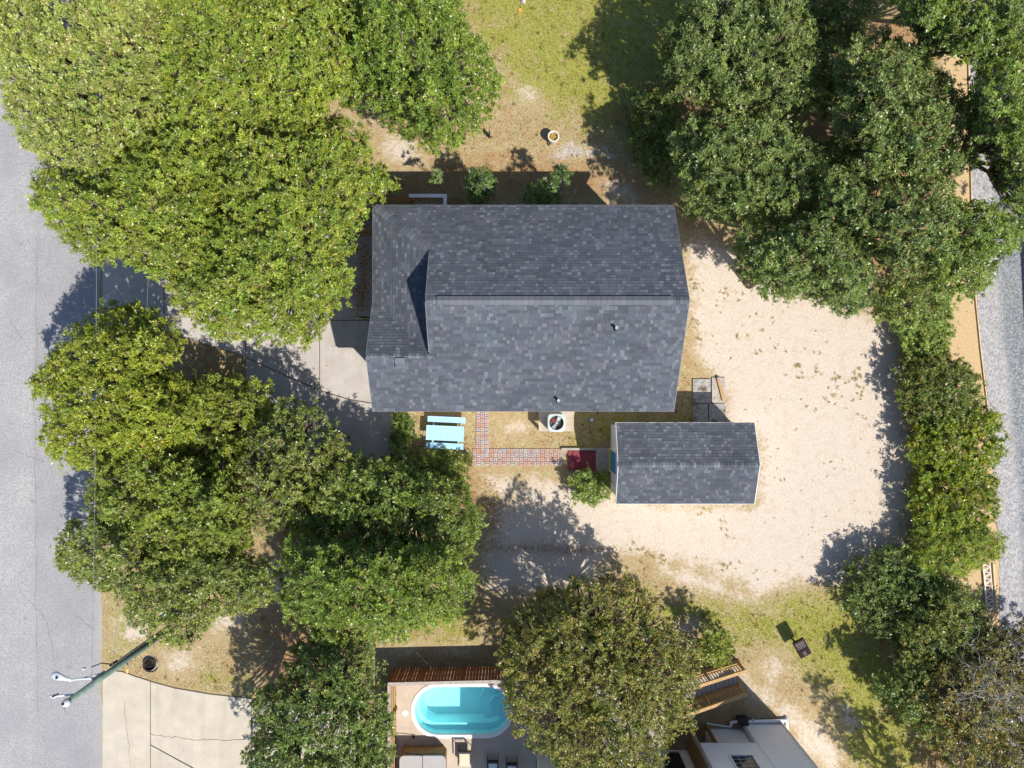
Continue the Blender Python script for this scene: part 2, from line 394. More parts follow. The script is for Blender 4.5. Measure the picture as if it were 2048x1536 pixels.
# ------------------------------------------------------------------ ground layout (photo pixels on the ground plane)
LAWN = [[(890, -300), (1440, -300), (1440, 120), (1345, 300), (1180, 285), (1110, 235), (1040, 215), (985, 140), (930, 60), (890, 0)],
        [(1240, 1185), (1400, 1178), (1500, 1200), (1640, 1160), (1720, 1180), (1800, 1300), (1865, 1430), (1830, 1700), (1730, 1700), (1650, 1400), (1560, 1310), (1430, 1285), (1300, 1250)],
        [(1150, 820), (1390, 820), (1390, 905), (1150, 905)], [(760, 1200), (960, 1190), (965, 1290), (900, 1295), (780, 1285)],
        [(205, 1180), (330, 1250), (300, 1300), (205, 1310)], [(400, 1340), (500, 1350), (510, 1390), (400, 1370)]]
SAND = [[(1395, 470), (1500, 530), (1700, 620), (1795, 660), (1815, 800), (1815, 960), (1800, 1120), (1700, 1150), (1590, 1165), (1510, 1185), (1430, 1140), (1330, 1112), (1225, 1100), (1190, 1150), (1080, 1182), (985, 1172), (972, 1110), (1000, 1010), (1090, 965), (1200, 985), (1300, 1012), (1520, 1010), (1525, 880), (1458, 845), (1455, 790), (1425, 740), (1392, 690), (1388, 600), (1380, 520)]]
SANDSOFT = [[(318, 1300), (400, 1290), (395, 1345), (330, 1350)], [(212, 1225), (252, 1232), (248, 1290), (214, 1296)], [(1500, 1330), (1560, 1300), (1590, 1350), (1540, 1380)], [(1300, 1115), (1420, 1135), (1500, 1190), (1560, 1215), (1420, 1200), (1310, 1160)], [(740, 235), (800, 258), (860, 310), (850, 335), (775, 340)], [(1190, 350), (1270, 360), (1290, 410), (1215, 412)],
        [(990, 832), (1070, 835), (1060, 870), (1000, 885)], [(1030, 160), (1080, 170), (1100, 215), (1040, 215)],
        [(1450, 1310), (1530, 1370), (1620, 1420), (1690, 1490), (1700, 1600), (1640, 1560), (1560, 1450), (1500, 1400)],
        [(540, 1090), (590, 1140), (560, 1210), (520, 1190)], [(400, 1215), (520, 1190), (490, 1260), (420, 1280)],
        [(950, 940), (1080, 945), (1130, 980), (1040, 1000), (985, 1000)], [(760, 1290), (975, 1285), (975, 1312), (760, 1315)],
        [(250, 1225), (330, 1245), (290, 1300), (225, 1280)], [(1880, 110), (1925, 120), (1920, 190), (1885, 180)],
        [(1340, 1240), (1400, 1220), (1400, 1270), (1350, 1280)]]
LITTER = [[(860, 305), (1000, 285), (1180, 300), (1330, 330), (1340, 415), (760, 415), (780, 340)], [(1360, 620), (1390, 640), (1400, 740), (1385, 830), (1345, 830)],
        [(1330, 380), (1420, 420), (1480, 520), (1400, 560), (1370, 520)], [(790, 900), (960, 900), (1000, 980), (960, 1150), (900, 1150)],
        [(1180, 230), (1500, 0), (1900, 0), (1900, 600), (1600, 560), (1400, 420)], [(1380, 1400), (1480, 1380), (1580, 1445), (1600, 1500), (1400, 1480)],
        [(350, 660), (480, 715), (540, 800), (400, 800)], [(480, 1180), (760, 1220), (760, 1500), (520, 1450)], [(760, 1312), (980, 1300), (980, 1340), (760, 1345)],
        [(1690, 1080), (2000, 1150), (2100, 1250), (2100, 1600), (1870, 1600), (1720, 1240)], [(1790, 660), (1890, 640), (1900, 800), (1900, 1130), (1810, 1130)], [(210, 250), (740, 250), (690, 480), (330, 540), (210, 500)]]
GRAY = [[(1090, 265), (1230, 280), (1260, 335), (1080, 335)], [(1370, 1225), (1410, 1240), (1400, 1290), (1370, 1280)], [(1640, 1380), (1720, 1400), (1740, 1470), (1660, 1480)]]
CLAY = [[(1893, 560), (1952, 540), (1964, 690), (1976, 800), (1990, 950), (2000, 1140), (2000, 1260), (1930, 1280), (1895, 1190), (1890, 800)], [(1885, 90), (1935, 80), (1945, 560), (1890, 560)]]

def soft(px, py, polys, s):
    o = np.zeros(np.shape(px))
    for q in polys: o = np.maximum(o, np.clip(sdpoly(px, py, q) / s * .5 + .5, 0, 1))
    return o
def fields(px, py):
    return dict(sand=np.maximum(soft(px, py, SAND, 52), .62 * soft(px, py, SANDSOFT, 30)), lawn=.70 * soft(px, py, LAWN, 60),
                lit=.60 * soft(px, py, LITTER, 45), clay=soft(px, py, CLAY, 8), gray=.55 * soft(px, py, GRAY, 35))

def axis(lo, hi, st, far):
    c = [-far, -far / 2, -far / 4, lo - 6, lo - 2]; d = [hi + 2, hi + 6, far / 4, far / 2, far]
    return np.array(c + list(np.arange(lo, hi + 1e-6, st)) + d)
DECK = (-5.64, 1.16, -21.0, -13.90)     # pool deck rectangle x0 x1 y0 y1
POOL = (-2.42, -15.90, 2.50, 1.335)     # centre and half sizes of the pool's outer rim

def make_ground():
    xs = axis(-26, 27, .2, 300); ys = axis(-20.4, 20.4, .2, 300)
    X, Y = np.meshgrid(xs, ys); nx, ny = len(xs), len(ys)
    px, py = CX + X * F / H, CY - Y * F / H
    f = fields(px, py)
    Z = np.zeros_like(X)
    me = bpy.data.meshes.new('ground')
    v = np.stack([X, Y, Z], -1).reshape(-1, 3)
    i = np.arange(ny - 1)[:, None] * nx + np.arange(nx - 1)[None, :]
    q = np.stack([i, i + 1, i + nx + 1, i + nx], -1).reshape(-1, 4)
    cx = v[q].mean(1)
    keep = ~((cx[:, 0] > DECK[0] + .25) & (cx[:, 0] < DECK[1] - .25) & (cx[:, 1] > DECK[2] + .25) & (cx[:, 1] < DECK[3] - .25))
    q = q[keep]
    me.from_pydata(v.tolist(), [], q.tolist())
    def put(n, r, g, b):
        a = me.color_attributes.new(n, 'FLOAT_COLOR', 'POINT')
        a.data.foreach_set('color', np.stack([r, g, b, np.ones_like(r)], -1).astype(np.float32).ravel())
    put('wmask', f['sand'].ravel(), f['lawn'].ravel(), f['lit'].ravel())
    put('wmask2', f['clay'].ravel(), f['gray'].ravel(), f['gray'].ravel() * 0)
    me.materials.append(M['ground']); o = bpy.data.objects.new('ground', me); COL.objects.link(o)
    tag(o, 'sandy yard ground with patchy dry grass around the house', 'ground', kind='structure')
make_ground()

def wobble(n, amp, seed):
    r = np.random.default_rng(seed); a = r.normal(0, 1, n); k = np.ones(5) / 5
    return np.convolve(a, k, 'same') * amp
def make_road():
    b = MB(); n = 420; ys = np.linspace(60, -60, n); wv = wobble(n, .13, 3)
    xe = -20.02 + wv
    for i in range(n - 1):
        b.face([(-60, ys[i + 1], .02), (xe[i + 1], ys[i + 1], .02), (xe[i], ys[i], .02), (-60, ys[i], .02)])
        b.face([(xe[i + 1], ys[i + 1], -.05), (xe[i], ys[i], -.05), (xe[i], ys[i], .02), (xe[i + 1], ys[i + 1], .02)])
    tag(b.build('road', M['asphalt']), 'pale grey asphalt road along the left edge', 'road', kind='structure')
    # gravel lane on the right
    L = [(1920, -900), (1930, -200), (1938, 100), (1946, 480), (1953, 600), (1963, 700), (1974, 790), (1986, 950), (1996, 1100), (2000, 1250), (2012, 1400), (2024, 1800), (2030, 2400)]
    ly = [p[1] for p in L]; lx = [p[0] for p in L]
    yy = np.arange(-900, 2400, 14.0); xx = np.interp(yy, ly, lx) + wobble(len(yy), 3.0, 5)
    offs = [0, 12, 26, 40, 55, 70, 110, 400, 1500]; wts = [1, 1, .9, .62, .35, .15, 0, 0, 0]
    me = bpy.data.meshes.new('gravel_road'); vs = []; cs = []
    for j, y in enumerate(yy):
        for o, k in zip(offs, wts):
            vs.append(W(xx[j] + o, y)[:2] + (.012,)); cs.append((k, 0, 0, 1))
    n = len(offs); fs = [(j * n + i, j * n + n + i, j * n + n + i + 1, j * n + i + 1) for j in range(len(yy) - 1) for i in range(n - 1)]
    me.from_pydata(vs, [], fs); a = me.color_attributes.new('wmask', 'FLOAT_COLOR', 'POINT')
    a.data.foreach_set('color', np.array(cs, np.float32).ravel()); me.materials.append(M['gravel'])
    o = bpy.data.objects.new('gravel_road', me); COL.objects.link(o)
    tag(o, 'blue grey gravel lane along the right edge', 'road', kind='structure')
make_road()

def slabs(name, label, pieces, mat, z, gap=.6):
    """concrete drive: each slab a part, joints left open"""
    base = thing(name, label, 'driveway', W(*pieces[0][0])); base['kind'] = 'structure'; bed = MB()
    for i, q in enumerate(pieces):
        P = pxpoly(q); c = (sum(p[0] for p in P) / len(P), sum(p[1] for p in P) / len(P))
        bed.prism([(c[0] + (x - c[0]) * 1.012, c[1] + (y - c[1]) * 1.012) for x, y in P], -.05, .018 + .003 * i)
    bed.build('joint_bed', M['joint'], base)
    for q in pieces:
        P = pxpoly(q); c = (sum(p[0] for p in P) / len(P), sum(p[1] for p in P) / len(P))
        b = MB(); g = .005
        Q = []
        for x, y in P:
            d = math.hypot(x - c[0], y - c[1]); Q.append((x - (x - c[0]) / d * g * 1.4, y - (y - c[1]) / d * g * 1.4))
        b.prism(Q, -.06, z + random.uniform(-.004, .004)); b.build('slab', mat, base)
    return base
slabs('driveway', 'pale concrete driveway running from the road to the house', [
    [(206, 505), (328, 505), (328, 660), (206, 612)], [(329.5, 505), (491, 500), (491, 712), (420, 690), (355, 668), (329.5, 660)],
    [(492.5, 500), (639, 480), (639, 640), (639, 779), (560, 745), (492.5, 713)], [(640.5, 470), (800, 470), (800, 640), (640.5, 640)],
    [(640.5, 641.5), (800, 641.5), (800, 812), (743, 805), (700, 798), (640.5, 780)],
    [(492.5, 715), (560, 747), (639, 781), (639, 935), (492.5, 935)], [(640.5, 782), (700, 800), (743, 807), (793, 813), (790, 935), (640.5, 935)]], M['concrete'], .05)
slabs('neighbor_driveway', 'cream concrete driveway in the lower left corner', [
    [(207, 1346), (226, 1341), (245, 1343), (270, 1352), (301, 1362), (301, 1640), (205, 1640)],
    [(302.5, 1363), (350, 1376), (420, 1388), (503, 1397), (503, 1640), (400, 1640), (400, 1541), (302.5, 1488)],
    [(302.5, 1490), (398.5, 1542.5), (398.5, 1640), (302.5, 1640)], [(504.5, 1398), (560, 1404), (640, 1408), (720, 1408), (720, 1640), (504.5, 1640)]], M['concrete2'], .05)

def cracks():
    rg = np.random.default_rng(5); b = MB(); lines = [((303, 1468), (400, 1480)), ((400, 1480), (503, 1478)), ((250, 1400), (262, 1530)), ((660, 690), (735, 700)), ((520, 560), (630, 570))]
    for z, L in ((.0585, lines), (.026, [((128, 1412), (136, 1432)), ((40, 1180), (95, 1240)), ((95, 1240), (110, 1330)), ((20, 640), (60, 700)), ((150, 330), (170, 420)), ((30, 900), (90, 925)), ((74, 500), (71, 900)), ((71, 900), (75, 1420)), ((150, 1230), (190, 1260))])):
        for p, q in L:
            n = 14; P = [(p[0] + (q[0] - p[0]) * i / n + rg.normal(0, 1.4), p[1] + (q[1] - p[1]) * i / n + rg.normal(0, 1.4)) for i in range(n + 1)]
            for u, v in zip(P, P[1:]):
                a = Vector(W2(*u)); c = Vector(W2(*v)); d = (c - a).normalized(); m = Vector((-d.y, d.x)) * rg.uniform(.004, .009)
                b.face([(*(a - m), z), (*(c - m), z), (*(c + m), z), (*(a + m), z)])
    tag(b.build('cracks', M['joint']), 'fine dark cracks in the road and concrete', 'cracks', kind='stuff')
cracks()

# ------------------------------------------------------------------ shingled roofs
TONES = [((.080, .085, .096), 28), ((.093, .098, .110), 34), ((.108, .113, .125), 22), ((.136, .140, .151), 26), ((.152, .156, .166), 9)]
_tw = np.cumsum([t[1] for t in TONES]); 
def tone(rng):
    c = TONES[int(np.searchsorted(_tw, rng.random() * _tw[-1]))][0]; k = rng.uniform(.92, 1.10) * .91
    return (c[0] * k * .97, c[1] * k, c[2] * k * 1.05), c[0] > .128
def shingle_plane(out, O, u, v, poly, e=.143, rng=RNG, wmin=.14, wmax=.42, vmax=None):
    """tabs over a roof plane. poly in (u,v). appends (points list, faces list, colour, centre, area)"""
    O = Vector(O); u = Vector(u).normalized(); v = Vector(v).normalized(); n = u.cross(v).normalized()
    ar = sum(poly[i][0] * poly[(i + 1) % len(poly)][1] - poly[(i + 1) % len(poly)][0] * poly[i][1] for i in range(len(poly)))
    if ar < 0: poly = poly[::-1]
    u0 = min(p[0] for p in poly); u1 = max(p[0] for p in poly); v0 = min(p[1] for p in poly); v1 = max(p[1] for p in poly)
    j = 0; vv = v0
    while vv < v1 - .01:
        uu = u0 - rng.uniform(0, .25); light = False
        while uu < u1:
            wd = rng.uniform(wmin, wmax); c, li = tone(rng)
            if light and li and rng.random() < .7: c, li = TONES[1][0], False
            if li: wd = rng.uniform(.11, .20)
            light = li; g = .003
            q = clip_poly([(uu + g, vv), (uu + wd - g, vv), (uu + wd - g, vv + e), (uu + g, vv + e)], poly)
            if len(q) >= 3:
                A = abs(sum(q[i][0] * q[(i + 1) % len(q)][1] - q[(i + 1) % len(q)][0] * q[i][1] for i in range(len(q)))) / 2
                if A > .001:
                    t = .022 if li else rng.uniform(.011, .018)
                    top = [O + u * a + v * b_ + n * (.004 + t * (1 - (b_ - vv) / e)) for a, b_ in q]
                    bot = [O + u * a + v * b_ for a, b_ in q]
                    m = len(q); fs = [list(range(m))] + [[m + i, m + (i + 1) % m, (i + 1) % m, i] for i in range(m)]
                    cen = sum(top, Vector()) / m
                    out.append((top + bot, fs, c, cen, A * abs(n.z) / (H - cen.z) ** 2 * (1.6 if li else 1)))
            uu += wd
        vv += e; j += 1
def emit_shingles(tabs, parent, n_single=300):
    order = sorted(range(len(tabs)), key=lambda i: -tabs[i][4]); single = set(order[:n_single])
    rest = MB()
    for i, (P, fs, c, cen, A) in enumerate(tabs):
        if i in single:
            b = MB(); [b.vert(p, c) for p in P]; b.f = fs; b.build('shingle', M['shingle'], parent, attr=True)
        else:
            k = len(rest.v); [rest.vert(p, c) for p in P]; rest.f += [[k + a for a in f] for f in fs]
    tag(rest.build('shingle_field', M['shingle'], parent, attr=True), kind='stuff')
def cap_row(name, a, b, wd, parent, n1, n2, step=.15, th=.03):
    """overlapping cap shingles along a ridge or hip from a to b; n1,n2 side vectors down both slopes"""
    a = Vector(a); b = Vector(b); L = (b - a).length; d = (b - a).normalized(); k = int(L / step)
    n1 = Vector(n1).normalized(); n2 = Vector(n2).normalized()
    for i in range(k):
        c, _ = tone(RNG); s = a + d * (i * step); e = a + d * min(L, (i + 1) * step + .04)
        if RNG.random() < .5: c = tuple(x * 1.1 + .02 for x in c)
        h0 = Vector((0, 0, th + .012)); h1 = Vector((0, 0, th - .008))
        m = MB(); m.face([s + n1 * wd + h0, e + n1 * wd + h1, e + h1, s + h0], c); m.face([s + h0, e + h1, e + n2 * wd + h1, s + n2 * wd + h0], c)
        m.face([s + n1 * wd, s + n1 * wd + h0, s + h0, s], c); m.face([s, s + h0, s + n2 * wd + h0, s + n2 * wd], c)
        m.build(name, M['shingle'], parent, attr=True)

# ------------------------------------------------------------------ the main house
def make_house():
    root = thing('house', 'raised house with a large dark grey shingle roof in the middle of the yard', 'house', (0.45, 3.1, 0))
    E0, E1, WX, GX = -1.107, 7.32, -5.70, -3.23      # south eave, north eave, west eave, west rake of the upper gable
    EX, ZE, RY, ZR = 6.62, 5.5, 3.12, 8.09
    s = (ZR - ZE) / (RY - E0); sn = (ZR - ZE) / (E1 - RY); sr = 1.1; zsr = ZE + s * (sr - E0)
    ws = .51; zw = lambda x: ZE + ws * (x - WX)
    b = MB(); T = .16
    b.slab([(GX, E0, ZE), (EX, E0, ZE), (EX, RY, ZR), (GX, RY, ZR)], T)
    b.slab([(WX, E0, ZE), (GX, E0, ZE), (GX, sr, zsr), (WX, sr, zsr)], T)
    b.slab([(GX, RY, ZR), (EX, RY, ZR), (EX, E1, ZE), (GX, E1, ZE)], T)
    hx, hy = GX, E1 - (zw(GX) - ZE) / sn
    b.slab([(WX, E1, ZE), (hx, hy, zw(hx)), (GX, E1, ZE)], T)
    b.slab([(WX, 3.38, ZE), (-2.95, 1.02, zw(-2.95)), (-2.95, hy - .2, zw(-2.95)), (hx, hy, zw(hx)), (WX, E1, ZE)], T)
    b.slab([(WX, sr, zsr), (-3.0, sr, zsr), (WX, 3.38, ZE)], T)
    roof = b.build('roof', M['roofdeck'], root)
    tabs = []
    Ls = math.hypot(RY - E0, ZR - ZE); Ln = math.hypot(E1 - RY, ZR - ZE)
    ds = (0, RY - E0, ZR - ZE); dn = (0, RY - E1, ZR - ZE)
    shingle_plane(tabs, (GX, E0, ZE), (1, 0, 0), ds, [(0, 0), (EX - GX, 0), (EX - GX, Ls), (0, Ls)])
    shingle_plane(tabs, (WX, E0, ZE), (1, 0, 0), ds, [(0, 0), (GX - WX, 0), (GX - WX, Ls * (sr - E0) / (RY - E0)), (0, Ls * (sr - E0) / (RY - E0))])
    shingle_plane(tabs, (EX, E1, ZE), (-1, 0, 0), dn, [(0, 0), (EX - GX, 0), (EX - GX, Ln), (0, Ln)])
    hv = Ln * (E1 - hy) / (E1 - RY)
    shingle_plane(tabs, (EX, E1, ZE), (-1, 0, 0), dn, [(EX - GX, 0), (EX - WX, 0), (EX - GX, hv)])
    kw = math.hypot(1, ws)
    shingle_plane(tabs, (WX, E1, ZE), (0, -1, 0), (1, 0, ws), [(0, 0), (E1 - 3.38, 0), (E1 - 1.00, 2.75 * kw), (E1 - hy + .2, 2.75 * kw), (E1 - hy, 2.47 * kw)])
    Lr = math.hypot(3.38 - sr, zsr - ZE)
    shingle_plane(tabs, (-3.0, 3.38, ZE), (-1, 0, 0), (0, sr - 3.38, zsr - ZE), [(2.7, 0), (2.7, Lr), (0, Lr)])
    emit_shingles(tabs, roof)
    # caps: hip, short ridge ends, small west ridge
    hd_ = Vector((hx - WX, hy - E1, zw(hx) - ZE)); va = Vector((0, sn, 1)).cross(hd_); vb = hd_.cross(Vector((-ws, 0, 1)))
    if va.x < 0: va = -va
    if vb.x > 0: vb = -vb
    cap_row('hip_cap', (WX + .06, E1 - .05, ZE + .03), (hx, hy, zw(hx)), .17, roof, va, vb, .19, .055)
    cap_row('ridge_cap', (GX, RY, ZR), (GX + .42, RY, ZR), .15, roof, (0, -1, -s), (0, 1, -sn), .14)
    cap_row('ridge_cap', (EX - .62, RY, ZR), (EX, RY, ZR), .15, roof, (0, -1, -s), (0, 1, -sn), .14)
    cap_row('ridge_cap', (WX, sr, zsr), (GX + .15, sr, zsr), .12, roof, (0, -1, -s), (0, 1, -.56), .15, .02)
    v = MB()
    for i in range(36):
        x0 = GX + .42 + i * (EX - .62 - GX - .42) / 36; x1 = GX + .42 + (i + 1) * (EX - .62 - GX - .42) / 36 - .006
        kk_ = RNG.uniform(.92, 1.08); c = (.125 * kk_, .13 * kk_, .142 * kk_)
        for sg, sl_ in ((-1, s), (1, sn)):
            a = [(x0, RY, ZR + .085), (x1, RY, ZR + .085), (x1, RY + sg * .165, ZR + .085 - .165 * sl_), (x0, RY + sg * .165, ZR + .085 - .165 * sl_)]
            if sg < 0: a = a[::-1]
            v.face(a, c); v.face([a[0] if sg > 0 else a[0], a[1], (a[1][0], a[1][1], a[1][2] - .07), (a[0][0], a[0][1], a[0][2] - .07)], c)
            v.face([a[2], a[3], (a[3][0], a[3][1], a[3][2] - .07), (a[2][0], a[2][1], a[2][2] - .07)], c)
    v.build('ridge_vent', M['shingle'], roof, attr=True)
    # fascia and drip edge
    for p, q in (((WX, E0 - .012, ZE - .09), (EX, E0 - .012, ZE - .09)), ((WX, E1 + .012, ZE - .09), (EX, E1 + .012, ZE - .09)), ((WX - .012, 3.38, ZE - .09), (WX - .012, E1, ZE - .09))):
        MB().beam(p, q, .022, .19).build('fascia', M['fascia'], roof)
    for x, g in ((EX + .012, 0), (GX - .012, 1)):
        for y0, z0 in ((E0, ZE), (E1, ZE)):
            if g: y0, z0 = (1.3, ZE + s * (1.3 - E0)) if y0 < 0 else (5.1, ZE + sn * (E1 - 5.1))
            MB().beam((x, y0, z0 - .09), (x, RY, ZR - .09), .022, .19).build('rake_trim', M['fascia'], roof)
    MB().beam((WX - .012, E0, ZE - .09), (WX - .012, sr, zsr - .09), .022, .19).build('rake_trim', M['fascia'], roof)
    MB().beam((WX - .012, 3.38, ZE - .09), (WX - .012, sr, zsr - .09), .022, .19).build('rake_trim', M['fascia'], roof)
    # walls
    wl = MB(); wl.box(.50, 3.1, 2.66, 11.7, 7.7, 5.32)
    for x0, x1 in ((-2.9, 6.35),):
        a = [(x0, -.75, 5.32), (x0, 6.95, 5.32), (x0, RY, ZR - .22)]; c = [(x1, p[1], p[2]) for p in a]
        wl.face(a[::-1]); wl.face(c)
    a = [(-5.33, -.7, 5.32), (-5.33, 3.1, 5.32), (-5.33, sr, zsr - .22)]; wl.face(a)
    wl.build('wall', M['siding'], root)
    # pipes and vents on the roof
    def on_s(px, py):
        z = 6.5
        for _ in range(6):
            x, y, _z = W(px, py, z); z = ZE + s * (y - E0)
        return x, y, z
    for px, py in ((1231, 657), (1116, 801)):
        x, y, z = on_s(px, py)
        pv = MB().lathe(x, y, [(.10, z - .03), (.085, z + .05), (.05, z + .07), (.05, z + .34)], 14, cap_top=False).build('vent_pipe', M['black'], roof)
        MB().lathe(x, y, [(.062, z + .33), (.062, z + .37), (.034, z + .37), (.034, z + .30)], 14, cap_top=False).build('pipe_collar', M['steel'], pv)
    x, y, z = on_s(801, 726)
    vb = MB(); vb.box(x, y, z + .06, .30, .34, .16); o = vb.build('roof_vent', M['ventgray'], roof)
    MB().slab([(x - .19, y - .21, z - .05 + .09), (x + .19, y - .21, z + .04), (x + .19, y + .19, z + .25), (x - .19, y + .19, z + .25)], .03).build('vent_hood', M['ventgray'], o)
    # door and two windows on the east and south sides
    for cx, cy, sx, sy in ((6.36, 1.2, .06, 1.1), (6.36, 4.9, .06, 1.1)):
        f = MB().box(cx, cy, 3.9, sx, sy, 1.3).build('window', M['white'], root)
        for k in (-1, 1): MB().box(cx + .032, cy + k * .26, 3.9, .012, .46, 1.12).build('pane', M['glass'], f)
    # flag bracket on the west wall
    return root
house = make_house()
fx, fy, fz = W(737, 637, 3.4)
fl = thing('wall_flag', 'furled navy flag on a short pole at the west wall', 'flag', (fx + .3, fy, 3.1))
MB().tube([(fx + .37, fy - .05, 3.0), (fx - .45, fy + .02, 3.75)], .016, 6).build('pole', M['yellow'], fl)
MB().tube([(fx - .42, fy + .03, 3.70), (fx - .2, fy + .03, 3.45), (fx, fy + .0, 3.1), (fx + .05, fy, 2.7)], [.03, .07, .08, .05], 8).build('cloth', M['navy'], fl)

# north-west deck with stairs down to the drive
def make_house_stairs():
    r = thing('deck_stairs', 'wooden entry deck and stairs at the northwest corner of the house', 'stairs', (-4.5, 7.6, 0))
    fl_ = MB()
    for i in range(8): MB().box(-3.68, 7.02 + i * .155, 2.58, 1.56, .145, .04).build('floor_board', M['weathered'], r)
    for k, (x, y) in enumerate(((-4.45, 8.22), (-2.92, 8.22), (-2.92, 7.1), (-4.45, 7.05))): MB().box(x, y, 1.8, .1, .1, 3.6).build('post', M['wood'], r)
    ra = MB(); ra.beam((-4.5, 8.22, 3.6), (-2.85, 8.22, 3.6), .15, .05).build('top_rail', M['white'], r)
    MB().beam((-2.92, 8.14, 3.6), (-2.92, 7.0, 3.6), .15, .05).build('top_rail', M['white'], r)
    for i in range(11): MB().box(-4.3 + i * .13, 8.22, 3.1, .035, .035, .95).build('baluster', M['wood'], r)
    for i in range(7): MB().box(-2.92, 7.2 + i * .13, 3.1, .035, .035, .95).build('baluster', M['wood'], r)
    n = 14
    for i in range(n):
        z = 2.5 - (i + 1) * 2.5 / (n + 1); x = -4.6 - i * .268
        MB().box(x - .02, 7.62, z, .29, 1.04, .045).build('tread', M['weathered'], r)
    for y in (7.07, 8.18):
        MB().beam((-4.45, y, 2.42), (-8.3, y, .02), .05, .26).build('stringer', M['wood'], r)
        MB().beam((-4.45, y + (.04 if y > 8 else 0), 3.58), (-8.05, y + (.04 if y > 8 else 0), 1.15), .13, .05).build('hand_rail', M['wood'], r)
        MB().beam((-4.45, y, 2.85), (-8.05, y, .42), .05, .07).build('bottom_rail', M['wood'], r)
        for i in range(24):
            t = (i + .5) / 24; MB().box(-4.45 - 3.6 * t, y, 3.2 - 2.43 * t, .035, .035, .74).build('baluster', M['wood'], r)
        MB().box(-8.1, y, .6, .1, .1, 1.2).build('post', M['wood'], r)
make_house_stairs()

# ------------------------------------------------------------------ the shed
def make_shed():
    r = thing('shed', 'white shed with a dark grey shingle roof and a blue door', 'shed', (7.8, -3.57, 0))
    X0, X1, E0, E1, ZE, RY, ZR = 4.70, 10.94, -5.40, -1.76, 2.55, -3.57, 3.27
    b = MB(); T = .12
    b.slab([(X0, E0, ZE), (X1, E0, ZE), (X1, RY, ZR), (X0, RY, ZR)], T); b.slab([(X0, RY, ZR), (X1, RY, ZR), (X1, E1, ZE), (X0, E1, ZE)], T)
    roof = b.build('roof', M['roofdeck'], r); tabs = []
    L = math.hypot(RY - E0, ZR - ZE)
    shingle_plane(tabs, (X0, E0, ZE), (1, 0, 0), (0, RY - E0, ZR - ZE), [(0, 0), (X1 - X0, 0), (X1 - X0, L), (0, L)])
    shingle_plane(tabs, (X1, E1, ZE), (-1, 0, 0), (0, RY - E1, ZR - ZE), [(0, 0), (X1 - X0, 0), (X1 - X0, L), (0, L)])
    emit_shingles(tabs, roof)
    k = (ZR - ZE) / (RY - E0)
    cap_row('ridge_cap', (X0, RY, ZR), (X1, RY, ZR), .13, roof, (0, -1, -k), (0, 1, -k), .15, .02)
    for x in (X0 - .012, X1 + .012):
        for y in (E0, E1): MB().beam((x, y, ZE - .07), (x, RY, ZR - .07), .022, .14).build('rake_trim', M['white'], roof)
    for y in (E0 - .012, E1 + .012): MB().beam((X0, y, ZE - .07), (X1, y, ZE - .07), .022, .14).build('fascia', M['white'], roof)
    wb = MB(); wx0, wx1, wy0, wy1 = 4.80, 10.80, -5.18, -1.98
    wb.box((wx0 + wx1) / 2, RY, 1.24, wx1 - wx0, wy1 - wy0, 2.44)
    for x, s_ in ((wx0, -1), (wx1, 1)):
        f = [(x, wy0, 2.46), (x, wy1, 2.46), (x, RY, ZR - .15)]; wb.face(f if s_ < 0 else f[::-1])
    wb.build('wall', M['whitewall'], r)
    d = MB().box(4.775, -3.66, 1.24, .05, 1.0, 1.95).build('door', M['teal'], r)
    MB().tube([(4.72, -3.28, 1.2), (4.72, -3.28, 1.36)], .016, 6).build('handle', M['black'], d)
    fr = MB(); fr.box(4.772, -3.11, 1.28, .07, .1, 2.1); fr.box(4.772, -4.21, 1.28, .07, .1, 2.1); fr.box(4.772, -3.66, 2.27, .07, 1.0, .1); fr.build('door_frame', M['white'], r)
    MB().box(4.735, -3.66, .27, .11, 1.12, .05).build('door_sill', M['yellow'], r)
    MB().box(4.70, -2.32, 1.9, .12, .09, .14).build('wall_lamp', M['white'], r)
make_shed()

def make_landing():
    r = thing('shed_landing', 'low wooden step framed with timbers at the shed door', 'landing', (4.3, -3.7, 0))
    for i in range(10): MB().box(4.42, -3.25 - i * .097, .19, .56, .09, .05).build('plank', M['weathered'], r)
    MB().box(3.55, -3.16, .09, 2.3, .11, .18).build('edge_timber', M['weathered'], r)
    MB().box(4.42, -4.22, .09, .56, .09, .18).build('edge_timber', M['weathered'], r)
    MB().box(4.12, -3.68, .09, .09, 1.0, .18).build('edge_timber', M['weathered'], r)
make_landing()
mt = thing('rubber_mat', 'red rubber mat with diamond holes on the path before the shed door', 'mat', (3.45, -3.75, .06))
b = MB(); x0, x1, y0, y1 = 2.77, 4.05, -4.15, -3.28
MB().box((x0 + x1) / 2, (y0 + y1) / 2, .068, x1 - x0, y1 - y0, .012).build('base', M['grillred'], mt)
for k in range(-14, 22):
    for sgn in (1, -1):
        a0 = (x0 + k * .085, y0) if sgn > 0 else (x0 + k * .085, y1); L = y1 - y0
        t0 = max(0, (x0 - a0[0]) / L); t1 = min(1, (x1 - a0[0]) / L)
        if t1 > t0 + .03: b.beam((a0[0] + L * t0, a0[1] + sgn * L * t0, .082), (a0[0] + L * t1, a0[1] + sgn * L * t1, .082), .034, .016 if sgn > 0 else .02)
b.build('mesh', M['mat'], mt)
b = MB(); b.box((x0 + x1) / 2, y0, .08, x1 - x0 + .05, .05, .035); b.box((x0 + x1) / 2, y1, .08, x1 - x0 + .05, .05, .035); b.box(x0, (y0 + y1) / 2, .08, .045, y1 - y0 - .05, .033); b.box(x1, (y0 + y1) / 2, .08, .045, y1 - y0 - .05, .033)
b.build('border', M['mat'], mt)

